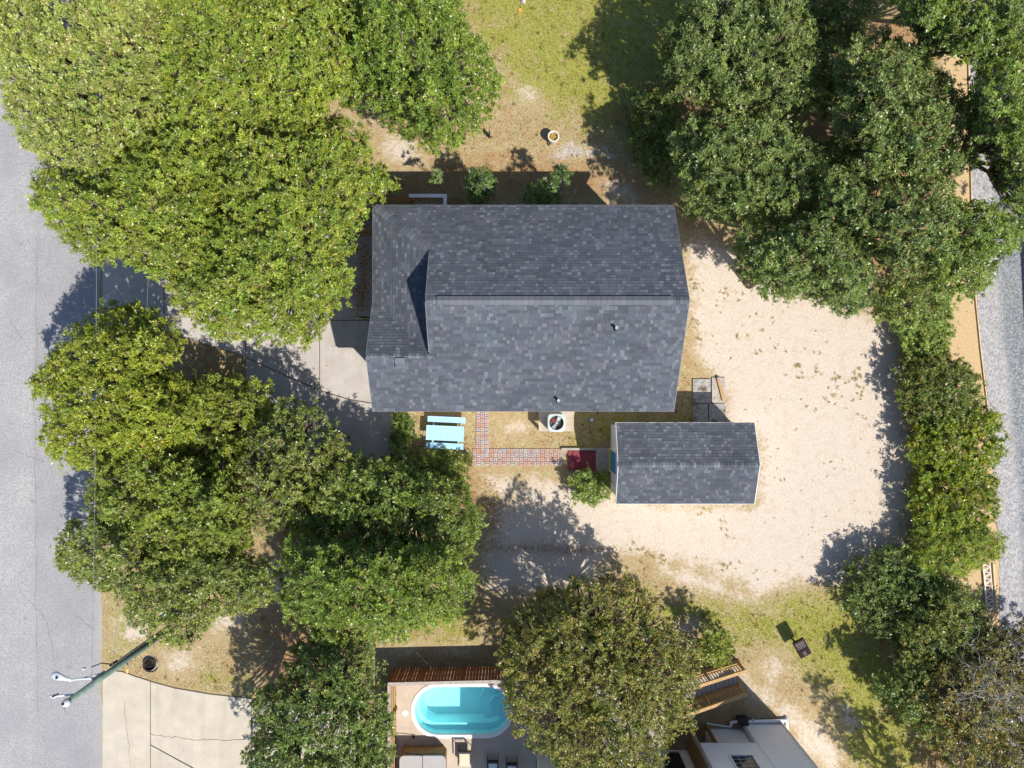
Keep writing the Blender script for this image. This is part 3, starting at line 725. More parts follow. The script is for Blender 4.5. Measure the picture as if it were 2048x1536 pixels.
# boards lying north of the shed
bx = 0
for lab, q, z, mname in (('weathered plywood sheet nearest the house corner behind the shed', [(1385, 759), (1420, 758), (1421, 806), (1385, 806)], .09, 'plywood'),
                  ('stained plywood sheet against the north side of the shed', [(1385, 808), (1415, 808), (1415, 852), (1385, 852)], .10, 'plywood'),
                  ('grey board between the stained plywood and the open sand', [(1417, 808), (1450, 807), (1451, 852), (1417, 852)], .10, 'plywood'),
                  ('cracked narrow board lying closest to the open sand', [(1424, 757), (1447, 755), (1450, 806), (1423, 806)], .08, 'weathered')):
    P = pxpoly(q); c = (sum(p[0] for p in P) / 4, sum(p[1] for p in P) / 4)
    t_ = thing('plywood_sheet', lab, 'board', (c[0], c[1], 0), 'old boards behind the shed')
    ys_ = sorted(p[1] for p in P); y_lo, y_hi = ys_[0], ys_[-1]; xs_ = sorted(p[0] for p in P)
    for i in range(2):
        MB().box(xs_[0] + .1 + i * (xs_[-1] - xs_[0] - .2), c[1], (z - .03) / 2, .09, y_hi - y_lo - .1, z - .035).build('batten', M['weathered'], t_)
    for i in range(7 if mname == 'plywood' else 1):
        n_ = 7 if mname == 'plywood' else 1; hh = (y_hi - y_lo) / n_
        MB().box(c[0], y_lo + hh * (i + .5), z - .015, xs_[-1] - xs_[0] - random.uniform(0, .03), hh - .008, .028 + random.uniform(0, .012), random.uniform(-.008, .008)).build('board', M[mname], t_)
t_ = thing('timber_post', 'split tan timber post lying on the cracked narrow board', 'timber', W(1440, 785, .1), None)
MB().beam(W(1436, 757, .14), W(1447, 801, .12), .13, .1).build('shaft', M['woodtan'], t_)
MB().lathe(*W2(1436, 757), [(.10, .08), (.11, .17), (.06, .20)], 8).build('end_block', M['plywood'], t_)

# ------------------------------------------------------------------ brick path
def make_path():
    b = MB(); b.prism(pxpoly([(952, 826), (978, 826), (978, 898), (1128, 898), (1128, 931), (944, 932), (944, 899), (952, 897)]), -.04, .012)
    base = b.build('brick_path', M['pathbed']); tag(base, 'L shaped red and grey brick path by the house', 'path', kind='structure')
    cols = [(.44, .25, .19), (.42, .31, .27), (.37, .34, .34), (.46, .33, .27), (.40, .30, .28), (.43, .38, .35), (.35, .31, .31), (.48, .28, .20)]
    meshes = []
    for i, c in enumerate(cols):
        for L, Wd in ((.198, .096),):
            m = MB(); m.col = c; t = .012
            for z, s in ((0, 1.0),): pass
            hx, hy = L / 2, Wd / 2
            lo = [(-hx, -hy, 0), (hx, -hy, 0), (hx, hy, 0), (-hx, hy, 0)]; up = [(-hx + .006, -hy + .006, .05), (hx - .006, -hy + .006, .05), (hx - .006, hy - .006, .05), (-hx + .006, hy - .006, .05)]
            m.face(up); 
            for k in range(4): m.face([lo[k], lo[(k + 1) % 4], up[(k + 1) % 4], up[k]])
            o = m.build('brick', M['brick'], base, attr=True); meshes.append(o.data); bpy.data.objects.remove(o)
    n = 0
    def put(x, y, rot):
        nonlocal n
        if RNG.random() < .02: return
        o = bpy.data.objects.new('brick', meshes[RNG.integers(len(meshes))]); COL.objects.link(o); o.parent = base
        o.location = (x + RNG.uniform(-.004, .004), y + RNG.uniform(-.004, .004), RNG.uniform(.000, .012)); o.rotation_euler = (RNG.uniform(-.02, .02), RNG.uniform(-.02, .02), rot + RNG.uniform(-.03, .03)); n += 1
    cell = .208
    def fill(x0, y0, nx, ny):
        for i in range(nx):
            for j in range(ny):
                cx, cy = x0 + (i + .5) * cell, y0 + (j + .5) * cell
                if (i + j) % 2: put(cx, cy - .052, 0); put(cx, cy + .052, 0)
                else: put(cx - .052, cy, math.pi / 2); put(cx + .052, cy, math.pi / 2)
    fill(-1.94, -3.98, 21, 4); fill(-1.75, -3.148, 3, 9)
    return n
make_path()

# ------------------------------------------------------------------ things round the house
def make_ac():
    r = thing('condenser_stand', 'raised pale slab stand carrying the air conditioner by the south wall', 'stand', (2.05, -1.95, 0))
    x0, x1, y0, y1, z = 1.27, 2.93, -2.24, -1.30, .95
    ym = -1.62; xm = 2.12
    for q in ((x0, xm - .006, y0, ym - .006), (xm + .006, x1, y0, ym - .006), (x0, xm - .006, ym + .006, y1), (xm + .006, x1, ym + .006, y1)):
        MB().box((q[0] + q[1]) / 2, (q[2] + q[3]) / 2, z - .035, q[1] - q[0], q[3] - q[2], .07).build('slab', M['pad'], r)
    for x in (x0 + .07, x1 - .07):
        for y in (y0 + .07, y1 - .07): MB().box(x, y, .44, .12, .12, .88).build('leg', M['weathered'], r)
    for y in (y0 + .07, y1 - .07): MB().box((x0 + x1) / 2, y, .81, x1 - x0 - .3, .05, .12).build('beam', M['weathered'], r)
    a = thing('air_conditioner', 'square grey air conditioner with a round fan grille on the raised stand', 'air conditioner', (2.06, -1.80, z))
    cx, cy, hw, zt = 2.06, -1.80, .405, z + .80
    def sq(rr, hw_):
        P = []
        for k in range(32):
            t = 2 * math.pi * k / 32; c_, s_ = math.cos(t), math.sin(t); e = 5.0
            P.append((cx + hw_ * abs(c_) ** (2 / e) * (1 if c_ >= 0 else -1), cy + hw_ * abs(s_) ** (2 / e) * (1 if s_ >= 0 else -1)))
        return P
    P = sq(0, hw); b = MB()
    O = [b.vert((p[0], p[1], zt)) for p in P]; B = [b.vert((p[0], p[1], z + .02)) for p in P]
    I = [b.vert((cx + .335 * math.cos(2 * math.pi * k / 32), cy + .335 * math.sin(2 * math.pi * k / 32), zt + .012)) for k in range(32)]
    D = [b.vert((cx + .335 * math.cos(2 * math.pi * k / 32), cy + .335 * math.sin(2 * math.pi * k / 32), zt - .2)) for k in range(32)]
    for k in range(32):
        j = (k + 1) % 32; b.f += [[B[k], B[j], O[j], O[k]], [O[k], O[j], I[j], I[k]], [I[k], I[j], D[j], D[k]]]
    case = b.build('casing', M['acgray'], a)
    lv = MB()
    for i in range(14):
        zz = z + .08 + i * .048
        for dx, dy, sx, sy in ((0, -hw - .004, .62, .02), (0, hw + .004, .62, .02), (-hw - .004, 0, .02, .62), (hw + .004, 0, .02, .62)): lv.box(cx + dx, cy + dy, zz, sx, sy, .02)
    tag(lv.build('louver', M['acgray'], a), kind='stuff')
    MB().lathe(cx, cy, [(.33, zt - .22), (.33, zt - .21)], 24).build('fan_well', M['fanwell'], a)
    MB().lathe(cx - .13, cy + .10, [(.11, zt - .2), (.12, zt - .12), (.05, zt - .1)], 12).build('compressor', M['copper'], a)
    for ang in (62, 242):
        t = math.radians(ang); d = Vector((math.cos(t), math.sin(t), 0)); n = Vector((-d.y, d.x, 0)); c = Vector((cx, cy, zt - .09))
        pts = [c + d * .06 - n * .05, c + d * .30 - n * .11, c + d * .31 + n * .08, c + d * .06 + n * .05]
        pts[1].z -= .03; pts[2].z += .03
        f = MB(); f.face(pts); f.face([p - Vector((0, 0, .006)) for p in pts[::-1]]); f.build('fan_blade', M['blade'], a)
    MB().lathe(cx, cy, [(.07, zt - .14), (.07, zt - .05), (.03, zt - .03)], 14).build('fan_hub', M['steel'], a)
    g = MB()
    for k in range(20):
        t = 2 * math.pi * k / 20; g.tube([(cx + .05 * math.cos(t), cy + .05 * math.sin(t), zt + .03), (cx + .335 * math.cos(t), cy + .335 * math.sin(t), zt + .012)], .003, 4)
    for rr in (.1, .16, .22, .28):
        g.tube([(cx + rr * math.cos(2 * math.pi * k / 24), cy + rr * math.sin(2 * math.pi * k / 24), zt + .026) for k in range(25)], .0025, 4)
    g.build('fan_guard', M['black'], a)
make_ac()

def make_picnic():
    c = W(890, 866.5, .74); r = thing('picnic_table', 'light blue wooden picnic table with two benches beside the brick path', 'picnic table', (c[0], c[1], 0))
    rot = math.radians(-2.6); ca, sa = math.cos(rot), math.sin(rot)
    def R(x, y): return (c[0] + x * ca - y * sa, c[1] + x * sa + y * ca)
    for i in range(5):
        x, y = R(0, -.285 + i * .1425); MB().box(x, y, .735, 1.80, .136, .04, rot).build('plank', M['blue'], r)
    for sgn in (1, -1):
        for k in range(2):
            x, y = R(.02 * sgn, sgn * (.56 + k * .145)); MB().box(x, y, .445, 1.82, .138, .04, rot).build('bench_plank', M['blue'], r)
    for ex in (-.62, .62):
        a, b_ = R(ex, -.72), R(ex, .72); MB().beam((a[0], a[1], .40), (b_[0], b_[1], .40), .04, .09).build('bench_beam', M['blue'], r)
        a, b_ = R(ex, -.34), R(ex, .34); MB().beam((a[0], a[1], .675), (b_[0], b_[1], .675), .04, .075).build('top_beam', M['blue'], r)
        for sgn in (1, -1):
            a, b_ = R(ex + .045, sgn * .62), R(ex + .045, sgn * .22); MB().beam((a[0], a[1], .0), (b_[0], b_[1], .70), .04, .09).build('leg', M['blue'], r)
make_picnic()
x, y = W2(1183, 840)
r = thing('septic_lid', 'small round pale lid on the shaded grass between house and shed', 'lid', (x, y, 0))
MB().lathe(x, y, [(.13, 0), (.13, .05), (.115, .06)], 20).build('collar', M['darkin'], r); MB().lathe(x, y, [(.112, .055), (.112, .075), (.09, .08)], 20).build('cap', M['lidgray'], r)

def make_planter():
    x, y = W2(1107, 273, .62); r = thing('planter', 'round pale planter tub with rusty brown filling on the back lawn', 'planter', (x, y, 0))
    MB().lathe(x, y, [(.17, 0), (.20, .04), (.24, .35), (.275, .60), (.275, .66), (.215, .66), (.21, .54)], 28, cap_top=False).build('tub', M['planter'], r, smooth=False)
    b = MB(); rg = np.random.default_rng(4); n = 18
    b.lathe(x, y, [(.209, .50), (.209, .54)], 18)
    for k in range(60):
        a = rg.uniform(0, 6.28); q = .2 * rg.random() ** .5; b.box(x + q * math.cos(a), y + q * math.sin(a), .545, .05, .025, .02, rg.uniform(0, 3))
    b.build('filling', M['planter_in'], r)
    MB().tube([(x - .2, y - .22, 0), (x - .17, y - .2, .22)], .035, 6).build('foot', M['black'], r)
make_planter()

def make_hook():
    x, y = W2(979, 275); r = thing('garden_hook', 'thin dark metal garden hook standing on the dry back lawn', 'garden hook', (x, y, 0))
    MB().tube([(x, y, 0), (x, y, 1.05), (x + .03, y + .06, 1.18), (x + .06, y + .13, 1.12)], .012, 6).build('pole', M['black'], r)
    b = MB(); b.box(x + .02, y + .02, .35, .05, .20, .50); b.build('feeder', M['black'], r)
    for dx, dy in ((.18, .06), (.15, -.02)): MB().tube([(x, y, .05), (x + dx, y + dy, .0)], .012, 5).build('foot', M['black'], r)
make_hook()

def make_grill():
    x, y = W2(1605, 1297, .95); r = thing('grill', 'dark park grill with a half open grate on a post in the lower lawn', 'grill', (x, y, 0))
    rot = math.radians(-62); ca, sa = math.cos(rot), math.sin(rot)
    def R(u, v): return (x + u * ca - v * sa, y + u * sa + v * ca)
    MB().tube([(x, y, 0), (x, y, .78)], .05, 10).build('post', M['black'], r)
    b = MB(); L, Wd = .80, .56
    b.box(*R(0, 0), .80, L, Wd, .02, rot)
    for u, v, sx, sy in ((0, Wd / 2 - .02, L, .04), (0, -Wd / 2 + .02, L, .04), (-L / 2 + .03, 0, .06, Wd - .08), (L / 2 - .02, 0, .04, Wd - .08)): b.box(*R(u, v), .88, sx, sy, .16, rot)
    b.build('fire_box', M['grillred'], r)
    for i in range(9): MB().beam((*R(-L / 2 + .08, -.2 + i * .05), .935), (*R(.06, -.2 + i * .05), .935), .014, .014).build('grate_bar', M['grate'], r)
    b = MB(); b.box(*R(.21, 0), .962, .34, Wd - .03, .02, rot); [b.box(*R(.09 + i * .08, .0), .976, .03, Wd - .1, .014, rot) for i in range(4)]
    b.build('hot_plate', M['grillred'], r)
    for i in range(3): MB().beam((*R(.15 + .07 * i, -.1), 1.0), (*R(.15 + .07 * i, .06), 1.0), .02, .02).build('handle', M['grate'], r)
make_grill()

def make_pole():
    bx, by = -15.72, -11.25; zt = 9.5
    r = thing('utility_pole', 'tall green utility pole with a street lamp leaning over the road', 'utility pole', (bx, by, 0))
    MB().tube([(bx, by, 0), (bx, by, zt)], [.15, .105], 18).build('shaft', M['pole'], r, smooth=True)
    MB().lathe(bx, by, [(.12, zt), (.15, zt + .01), (.13, zt + .12), (.05, zt + .2)], 16).build('pole_cap', M['lampwhite'], r, smooth=True)
    MB().box(bx - .03, by + .02, zt + .17, .1, .06, .1).build('cap_clip', M['black'], r)
    MB().tube([(bx - .06, by + .17, .2), (bx - .06, by + .16, 6.3)], .035, 8).build('conduit', M['lampwhite'], r)
    MB().tube([(bx - .06, by + .19, 6.25), (bx - .06, by + .19, 6.7)], .05, 8).build('conduit_head', M['black'], r)
    MB().tube([(bx - .06, by + .2, 6.6), (bx - .3, by + .36, 6.9), (bx - .55, by + .3, 7.15)], .022, 6).build('cable_loop', M['black'], r)
    # lamp arm and lamp head
    lx, ly, lz = W(118, 1353, 8.15); d = Vector((lx - bx, ly - by, 0)).normalized()
    e = Vector((bx, by, 7.55)) + d * .15
    ar = MB(); ar.tube([e, Vector((bx, by, 7.9)) + d * .55, Vector((lx, ly, lz)) - d * .45], [.04, .038, .034], 8); arm = ar.build('lamp_arm', M['lampwhite'], r)
    MB().tube([Vector((bx, by, 7.05)) + d * .15, Vector((bx, by, 7.82)) + d * .52], .025, 6).build('brace', M['lampwhite'], r)
    MB().beam(Vector((bx, by, 6.95)) + d * .16, Vector((bx, by, 7.75)) + d * .16, .1, .05).build('bracket', M['lampwhite'], r)
    hd = MB(); n = Vector((-d.y, d.x, 0)); L = Vector((lx, ly, lz)); rings = []
    for t, wd, h in ((-.50, .05, .05), (-.30, .07, .07), (-.08, .13, .10), (.1, .16, .11), (.22, .13, .08), (.28, .05, .04)):
        rings.append([hd.vert(L + d * t + n * wd * math.cos(a) + Vector((0, 0, h * math.sin(a) * (1 if math.sin(a) > 0 else .5)))) for a in [2 * math.pi * k / 12 for k in range(12)]])
    for a, b_ in zip(rings, rings[1:]):
        for k in range(12): hd.f.append([a[k], a[(k + 1) % 12], b_[(k + 1) % 12], b_[k]])
    hd.f.append(rings[0][::-1]); hd.f.append(rings[-1])
    h = hd.build('lamp_head', M['lampwhite'], r, smooth=True)
    MB().lathe(lx, ly, [(.045, lz + .09), (.045, lz + .16), (.02, lz + .18)], 10).build('photo_cell', M['black'], h)
    # insulators and cutout at the top
    t1 = Vector(W(104, 1393, 9.25)); t0 = Vector((bx - .05, by + .1, 9.1)); dd = (t1 - t0).normalized()
    MB().beam(t0, t0 + dd * .55, .05, .07).build('insulator_bracket', M['lampwhite'], r)
    MB().tube([t0 + dd * .38, t0 + dd * .52, t0 + dd * .58, t0 + dd * .75, t1], [.035, .035, .075, .06, .05], 10).build('insulator', M['lampwhite'], r, smooth=True)
    MB().tube([t1, t1 + dd * .07], .05, 8).build('insulator_end', M['black'], r)
    MB().tube([t0 + dd * .62 + Vector((0, 0, .06)), t0 + dd * .42 + Vector((.02, .12, .12))], .03, 8).build('fuse_tube', M['black'], r)
    b = MB(); b.lathe(*(Vector((bx, by, 0)) + d * .62).xy + Vector((.0, .22)), [(.05, 7.5), (.06, 7.56), (.03, 7.62)], 10); b.build('insulator', M['lampwhite'], r)
    for lab, pts in (('thin overhead wire nearest the road running up from the pole', [(bx - .2, by + .1, 7.7), (-15.95, -4, 7.45), (-15.95, 4, 7.35), (-15.9, 12, 7.5), (-15.8, 24, 7.8)]),
                     ('thin overhead wire above the driveway slabs running up from the pole', [(bx, by + .15, 6.7), (-15.2, -4, 5.9), (-14.95, 0, 5.75), (-14.75, 6, 5.7), (-14.6, 14, 5.9), (-14.4, 26, 6.6)])):
        P = [Vector(p) for p in pts]; q = []
        for i in range(len(P) - 1):
            for k in range(6): 
                t = k / 6; q.append(P[i].lerp(P[i + 1], t))
        q.append(P[-1]); o = MB().tube(q, .008, 5).build('overhead_wire', M['cable']); tag(o, lab, 'wire', 'overhead wires')
make_pole()

x, y = W2(263, 1336); r = thing('marker_flag', 'small orange marker flag stuck in the verge by the pole', 'marker flag', (x, y, 0))
MB().tube([(x, y - .06, 0), (x, y, .42)], .007, 5).build('wire', M['black'], r)
b = MB(); b.slab([(x - .02, y - .06, .44), (x + .05, y - .10, .40), (x + .07, y + .10, .42), (x - .03, y + .12, .46)], .01); b.build('cloth', M['orange'], r)

def make_pit():
    x, y = W2(301, 1327); r = thing('fire_ring', 'open black fire ring with two upright sticks in a bare sandy hollow', 'fire ring', (x, y, 0))
    MB().lathe(x, y, [(.40, .0), (.40, .012)], 26).build('ash_bed', M['plywood'], r)
    b = MB(); b.lathe(x, y, [(.29, .0), (.31, .16), (.29, .16), (.27, .02)], 26, cap_bottom=False, cap_top=False); b.build('ring', M['rust'], r)
    MB().lathe(x, y, [(.272, .012), (.272, .03)], 24).build('char_bed', M['darkin'], r)
    b = MB(); b.tube([(x + .40 * math.cos(math.radians(a)), y + .40 * math.sin(math.radians(a)), .03) for a in range(205, 345, 10)], .025, 6); b.build('hoop', M['black'], r)
    for dx in (-.22, .27): MB().tube([(x + dx, y + .05, 0), (x + dx + .02, y + .05, .62)], .014, 5).build('stick', M['black'], r)
make_pit()
x, y = W2(352, 1209); r = thing('utility_cabinet', 'pale green utility cabinet half hidden under the roadside oak', 'utility cabinet', (x, y, 0))
b = MB(); b.box(x, y, .42, .62, .56, .84); bx_ = b.build('body', M['cyanbox'], r); b = MB(); b.slab([(x - .34, y - .31, .90), (x + .34, y - .31, .90), (x + .34, y + .31, .96), (x - .34, y + .31, .96)], .05); b.build('lid', M['cyanbox'], r)
x, y = W2(408, 1256); r = thing('valve_box', 'flat grey blue valve box lid on the sandy verge', 'valve box', (x, y, 0))
MB().box(x, y, .02, .34, .26, .04, .35).build('rim', M['plywood'], r); MB().box(x, y, .045, .29, .21, .02, .35).build('lid', M['lidgray'], r)
x, y = W2(1041, 22); r = thing('dead_plant', 'tiny orange dead plant tuft on the top lawn', 'plant', (x, y, 0))
for k in range(9):
    a = k * .7; MB().beam((x, y, .02), (x + .10 * math.cos(a), y + .10 * math.sin(a), .06), .05, .006).build('leaf', M['orange'], r)
x, y = W2(1047, 3); r = thing('lawn_sprinkler', 'small grey blue object on the lawn at the top edge', 'sprinkler', (x, y, 0))
MB().lathe(x, y, [(.13, 0), (.13, .05), (.06, .09)], 14).build('base', M['tubtop'], r); MB().box(x, y, .12, .07, .16, .05, .4).build('head', M['palecushion'], r)

# ------------------------------------------------------------------ pool, deck, fences, tub, chairs
def stadium(cx, cy, a, b, n=72, inset=0.0):
    """two half circles joined by straight sides, n points, counter-clockwise"""
    a -= inset; b -= inset; L = a - b; arc = math.pi * b; per = 2 * arc + 4 * L; out = []
    for k in range(n):
        q = per * k / n
        if q < arc: t = -math.pi / 2 + q / b; x, y = L + b * math.cos(t), b * math.sin(t)
        elif q < arc + 2 * L: x, y = L - (q - arc), b
        elif q < 2 * arc + 2 * L: t = math.pi / 2 + (q - arc - 2 * L) / b; x, y = -L + b * math.cos(t), b * math.sin(t)
        else: x, y = -L + (q - 2 * arc - 2 * L), -b
        out.append((cx + x, cy + y))
    return out
def make_pool():
    cx, cy, a, b_ = POOL; n = 72
    x0, x1, y0, y1 = DECK; O = stadium(cx, cy, a + .01, b_ + .01, n)
    # deck sheet with the pool cut out
    d = MB(); ring = [d.vert((p[0], p[1], .03)) for p in O]; out = []
    for p in O:
        dx, dy = p[0] - cx, p[1] - cy; ts = []
        if dx > 1e-6: ts.append((x1 - cx) / dx)
        if dx < -1e-6: ts.append((x0 - cx) / dx)
        if dy > 1e-6: ts.append((y1 - cy) / dy)
        if dy < -1e-6: ts.append((y0 - cy) / dy)
        t = min(ts); out.append((cx + dx * t, cy + dy * t))
    for i, (cxn, cyn) in enumerate(((x0, y0), (x1, y0), (x1, y1), (x0, y1))):
        k = min(range(n), key=lambda k: (out[k][0] - cxn) ** 2 + (out[k][1] - cyn) ** 2); out[k] = (cxn, cyn)
    og = [d.vert((p[0], p[1], .03)) for p in out]; ob = [d.vert((p[0], p[1], -.1)) for p in out]
    for k in range(n):
        j = (k + 1) % n; d.f += [[ring[k], og[k], og[j], ring[j]], [og[k], ob[k], ob[j], og[j]]]
    tag(d.build('pool_deck', M['deckconc']), 'tan concrete deck round the pool', 'pool deck', kind='structure')
    r = thing('pool', 'turquoise oval swimming pool with a white rim', 'swimming pool', (cx, cy, 0))
    c = MB(); A = O; B = stadium(cx, cy, a, b_, n, .17)
    pr = [(A, .02), (stadium(cx, cy, a, b_, n, .0), .06), (stadium(cx, cy, a, b_, n, .02), .072), (stadium(cx, cy, a, b_, n, .15), .072), (B, .06), (B, -.16)]
    rr = [[c.vert((p[0], p[1], z)) for p in P] for P, z in pr]
    for u, v in zip(rr, rr[1:]):
        for k in range(n): c.f.append([u[k], u[(k + 1) % n], v[(k + 1) % n], v[k]])
    c.build('coping', M['white'], r, smooth=False)
    s = MB(); pr = [(B, -.155), (stadium(cx, cy, a, b_, n, .20), -.42)]
    lg = [(p[0], p[1]) for p in stadium(cx - .0, cy + .10, a - .36, b_ - .42, n)]
    pr += [([(p[0], p[1]) for p in lg], -.44), ([(p[0] * .985 + cx * .015, p[1] * .985 + cy * .015) for p in lg], -.60), ([(p[0] * .93 + cx * .07, p[1] * .93 + cy * .07) for p in lg], -1.25)]
    rr = [[s.vert((p[0], p[1], z)) for p in P] for P, z in pr]
    for u, v in zip(rr, rr[1:]):
        for k in range(n): s.f.append([u[k], u[(k + 1) % n], v[(k + 1) % n], v[k]])
    s.f.append(rr[-1]); s.build('basin', M['shell'], r)
    for k, (rad, z, ox) in enumerate(((1.12, -.85, 2.02), (.62, -.50, 2.12))):
        P = []
        for t in range(0, 25):
            an = math.pi / 2 + math.pi * t / 24; P.append((cx + ox - .30 + rad * math.cos(an) * .80, cy + rad * math.sin(an) * .88))
        P += [(cx + ox + .1, cy - rad * .86), (cx + ox + .16, cy), (cx + ox + .1, cy + rad * .86)]
        P = clip_poly(P, stadium(cx, cy, a, b_, n, .22)); MB().prism(P, -1.26, z).build('step', M['shell'], r)
    wt = MB(); wt.f = [[wt.vert((p[0], p[1], -.10)) for p in stadium(cx, cy, a, b_, n, .165)]]; wt.build('water', M['water'], r)
    for dy in (-.11, .11):
        MB().tube([(cx + 2.75, cy + dy + .1, .04), (cx + 2.7, cy + dy + .1, .65), (cx + 2.35, cy + dy + .1, .80), (cx + 1.95, cy + dy + .1, .55), (cx + 1.85, cy + dy + .1, -.1)], .022, 8).build('hand_rail', M['steel'], r, smooth=True)
    x, y = W2(810.5, 1425); k = thing('skimmer_lid', 'round white skimmer lid on the deck left of the pool', 'lid', (x, y, .03))
    MB().lathe(x, y, [(.14, .03), (.14, .042), (.12, .046)], 24).build('ring', M['white'], k); MB().lathe(x, y, [(.105, .046), (.105, .054), (.09, .056)], 24).build('cap', M['white'], k)
    x, y = W2(827, 1473); k = thing('deck_light', 'small dark fitting on the deck below the pool rim', 'light', (x, y, .03))
    MB().lathe(x, y, [(.07, .03), (.07, .07), (.03, .09)], 12).build('base', M['black'], k); MB().tube([(x, y, .08), (x, y + .05, .16)], .02, 6).build('stem', M['black'], k)
make_pool()

def fence(name, label, x0, y0, x1, y1, h, mat, mcap, wd=.135, gap=.012):
    r = thing(name, label, 'fence', (x0, y0, 0), None); L = math.hypot(x1 - x0, y1 - y0); rot = math.atan2(y1 - y0, x1 - x0); n = int(L / (wd + gap))
    ux, uy = (x1 - x0) / L, (y1 - y0) / L
    for i in range(n):
        t = (i + .5) * L / n; g = random.uniform(-.004, .004)
        MB().box(x0 + ux * t + uy * g, y0 + uy * t - ux * g, h / 2 - .02, L / n - gap * random.choice((.4, .6, 1.0, 1.6)), .018, h - .04 + random.uniform(-.012, .012), rot + random.uniform(-.02, .02)).build('plank', mat, r)
    for z in (.3, h * .52, h - .2): MB().beam((x0 - uy * -.03, y0 - ux * .035, z), (x1 - uy * -.03, y1 - ux * .035, z), .035, .085).build('rail', mat, r)
    k = int(L / 2.2) + 1
    for i in range(k + 1):
        t = L * i / k; MB().box(x0 + ux * t + uy * .09, y0 + uy * t - ux * .09, h / 2, .09, .09, h, rot).build('post', mat, r)
    MB().beam((x0 + uy * .03 - ux * .03, y0 - ux * .03, h + .02), (x1 + uy * .03, y1 - ux * .03, h + .02), .15, .035).build('cap_rail', mcap, r)
fence('privacy_fence', 'red brown plank fence along the top side of the pool', -5.72, -13.86, 1.1, -13.70, 1.72, M['fencewood'], M['weathered'])
fence('privacy_fence', 'weathered grey plank fence along the left side of the pool deck', -5.70, -21.2, -5.72, -13.95, 1.72, M['woodtan'], M['weathered'])

def make_tub():
    x0, x1, y1 = -5.33, -3.13, -17.62; y0 = -19.75; z = .92; cx, cy = (x0 + x1) / 2, (y0 + y1) / 2
    r = thing('hot_tub', 'square hot tub with a folded grey cover below the pool', 'hot tub', (cx, cy, .03))
    def rr(a, b, rad, n=6):
        P = []
        for sx, sy, s0 in ((1, 1, 0), (-1, 1, 90), (-1, -1, 180), (1, -1, 270)):
            for k in range(n + 1):
                t = math.radians(s0 + 90 * k / n); P.append((cx + sx * (a - rad) + rad * math.cos(t), cy + sy * (b - rad) + rad * math.sin(t)))
        return P
    MB().prism(rr(1.06, 1.03, .18), .03, z - .13).build('cabinet', M['wood'], r)
    sl_ = MB(); P = rr(1.068, 1.038, .18)
    for k in range(0, 60):
        t = k / 60; sl_.box(x0 + .15 + t * 1.9, y1 + .034 - .02, .42, .022, .015, .74)
    tag(sl_.build('slat', M['woodtan'], r), kind='stuff')
    MB().prism(rr(1.08, 1.05, .2), z - .13, z - .07).build('rim', M['black'], r)
    for sgn in (-1, 1):
        Q = [p for p in clip_poly(rr(1.10, 1.07, .22), [(cx + (.012 if sgn > 0 else -1.3), cy - 1.3), (cx + (1.3 if sgn > 0 else -.012), cy - 1.3), (cx + (1.3 if sgn > 0 else -.012), cy + 1.3), (cx + (.012 if sgn > 0 else -1.3), cy + 1.3)])]
        b = MB(); b.prism(Q, z - .07, z + .05); b.build('cover', M['tubtop'], r)
    MB().tube([(x0 + .14, y1 + .1, .1), (x0 + .14, y1 + .16, .90), (cx - .02, y1 + .02, 1.0)], .02, 6).build('cover_lifter', M['black'], r)
    MB().tube([(cx, y1 + .05, .98), (cx, y0 + .6, 1.0)], .012, 6).build('lifter_bar', M['black'], r)
make_tub()

def make_chair(x, y, wd, mat, label, dark=True):
    r = thing('patio_chair', label, 'patio chair', (x, y, .03), 'patio chairs below the pool')
    for sx in (-1, 1):
        for dy in (0, -.62): MB().tube([(x + sx * wd / 2, y + dy, .03), (x + sx * wd / 2, y + dy, .40 if dy else .66)], .02, 6).build('leg', M['black'], r)
        MB().beam((x + sx * wd / 2, y + .02, .62), (x + sx * wd / 2, y - .66, .58), .055, .03).build('armrest', M['black'], r)
    MB().beam((x - wd / 2, y + .03, .72), (x + wd / 2, y + .03, .72), .07, .12).build('back_frame', M['black'], r)
    for i in range(4): MB().beam((x - wd / 2 + .1 + i * (wd - .2) / 3, y + .05, .45), (x - wd / 2 + .1 + i * (wd - .2) / 3, y + .04, .68), .06, .015).build('back_slat', M['black'], r)
    MB().box(x, y - .34, .40, wd - .02, .62, .03).build('seat', M['black'], r)
    b = MB(); b.box(x + .01, y - .40, .47, wd - .07, .66, .11); o = b.build('cushion', mat, r)
    bv = o.modifiers.new('round', 'BEVEL'); bv.width = .03; bv.segments = 2
x, y = W2(929, 1505, .65); make_chair(x, y, .62, M['cushion'], 'dark framed chair with a tan cushion in the sun below the pool')
x, y = W2(985.5, 1522, .55); make_chair(x, y, .50, M['palecushion'], 'shaded chair with a pale seat directly right of the sunlit deck')
x, y = W2(1023.5, 1527, .55); make_chair(x, y, .50, M['palecushion'], 'shaded chair with a pale seat nearest the neighbor house wall')

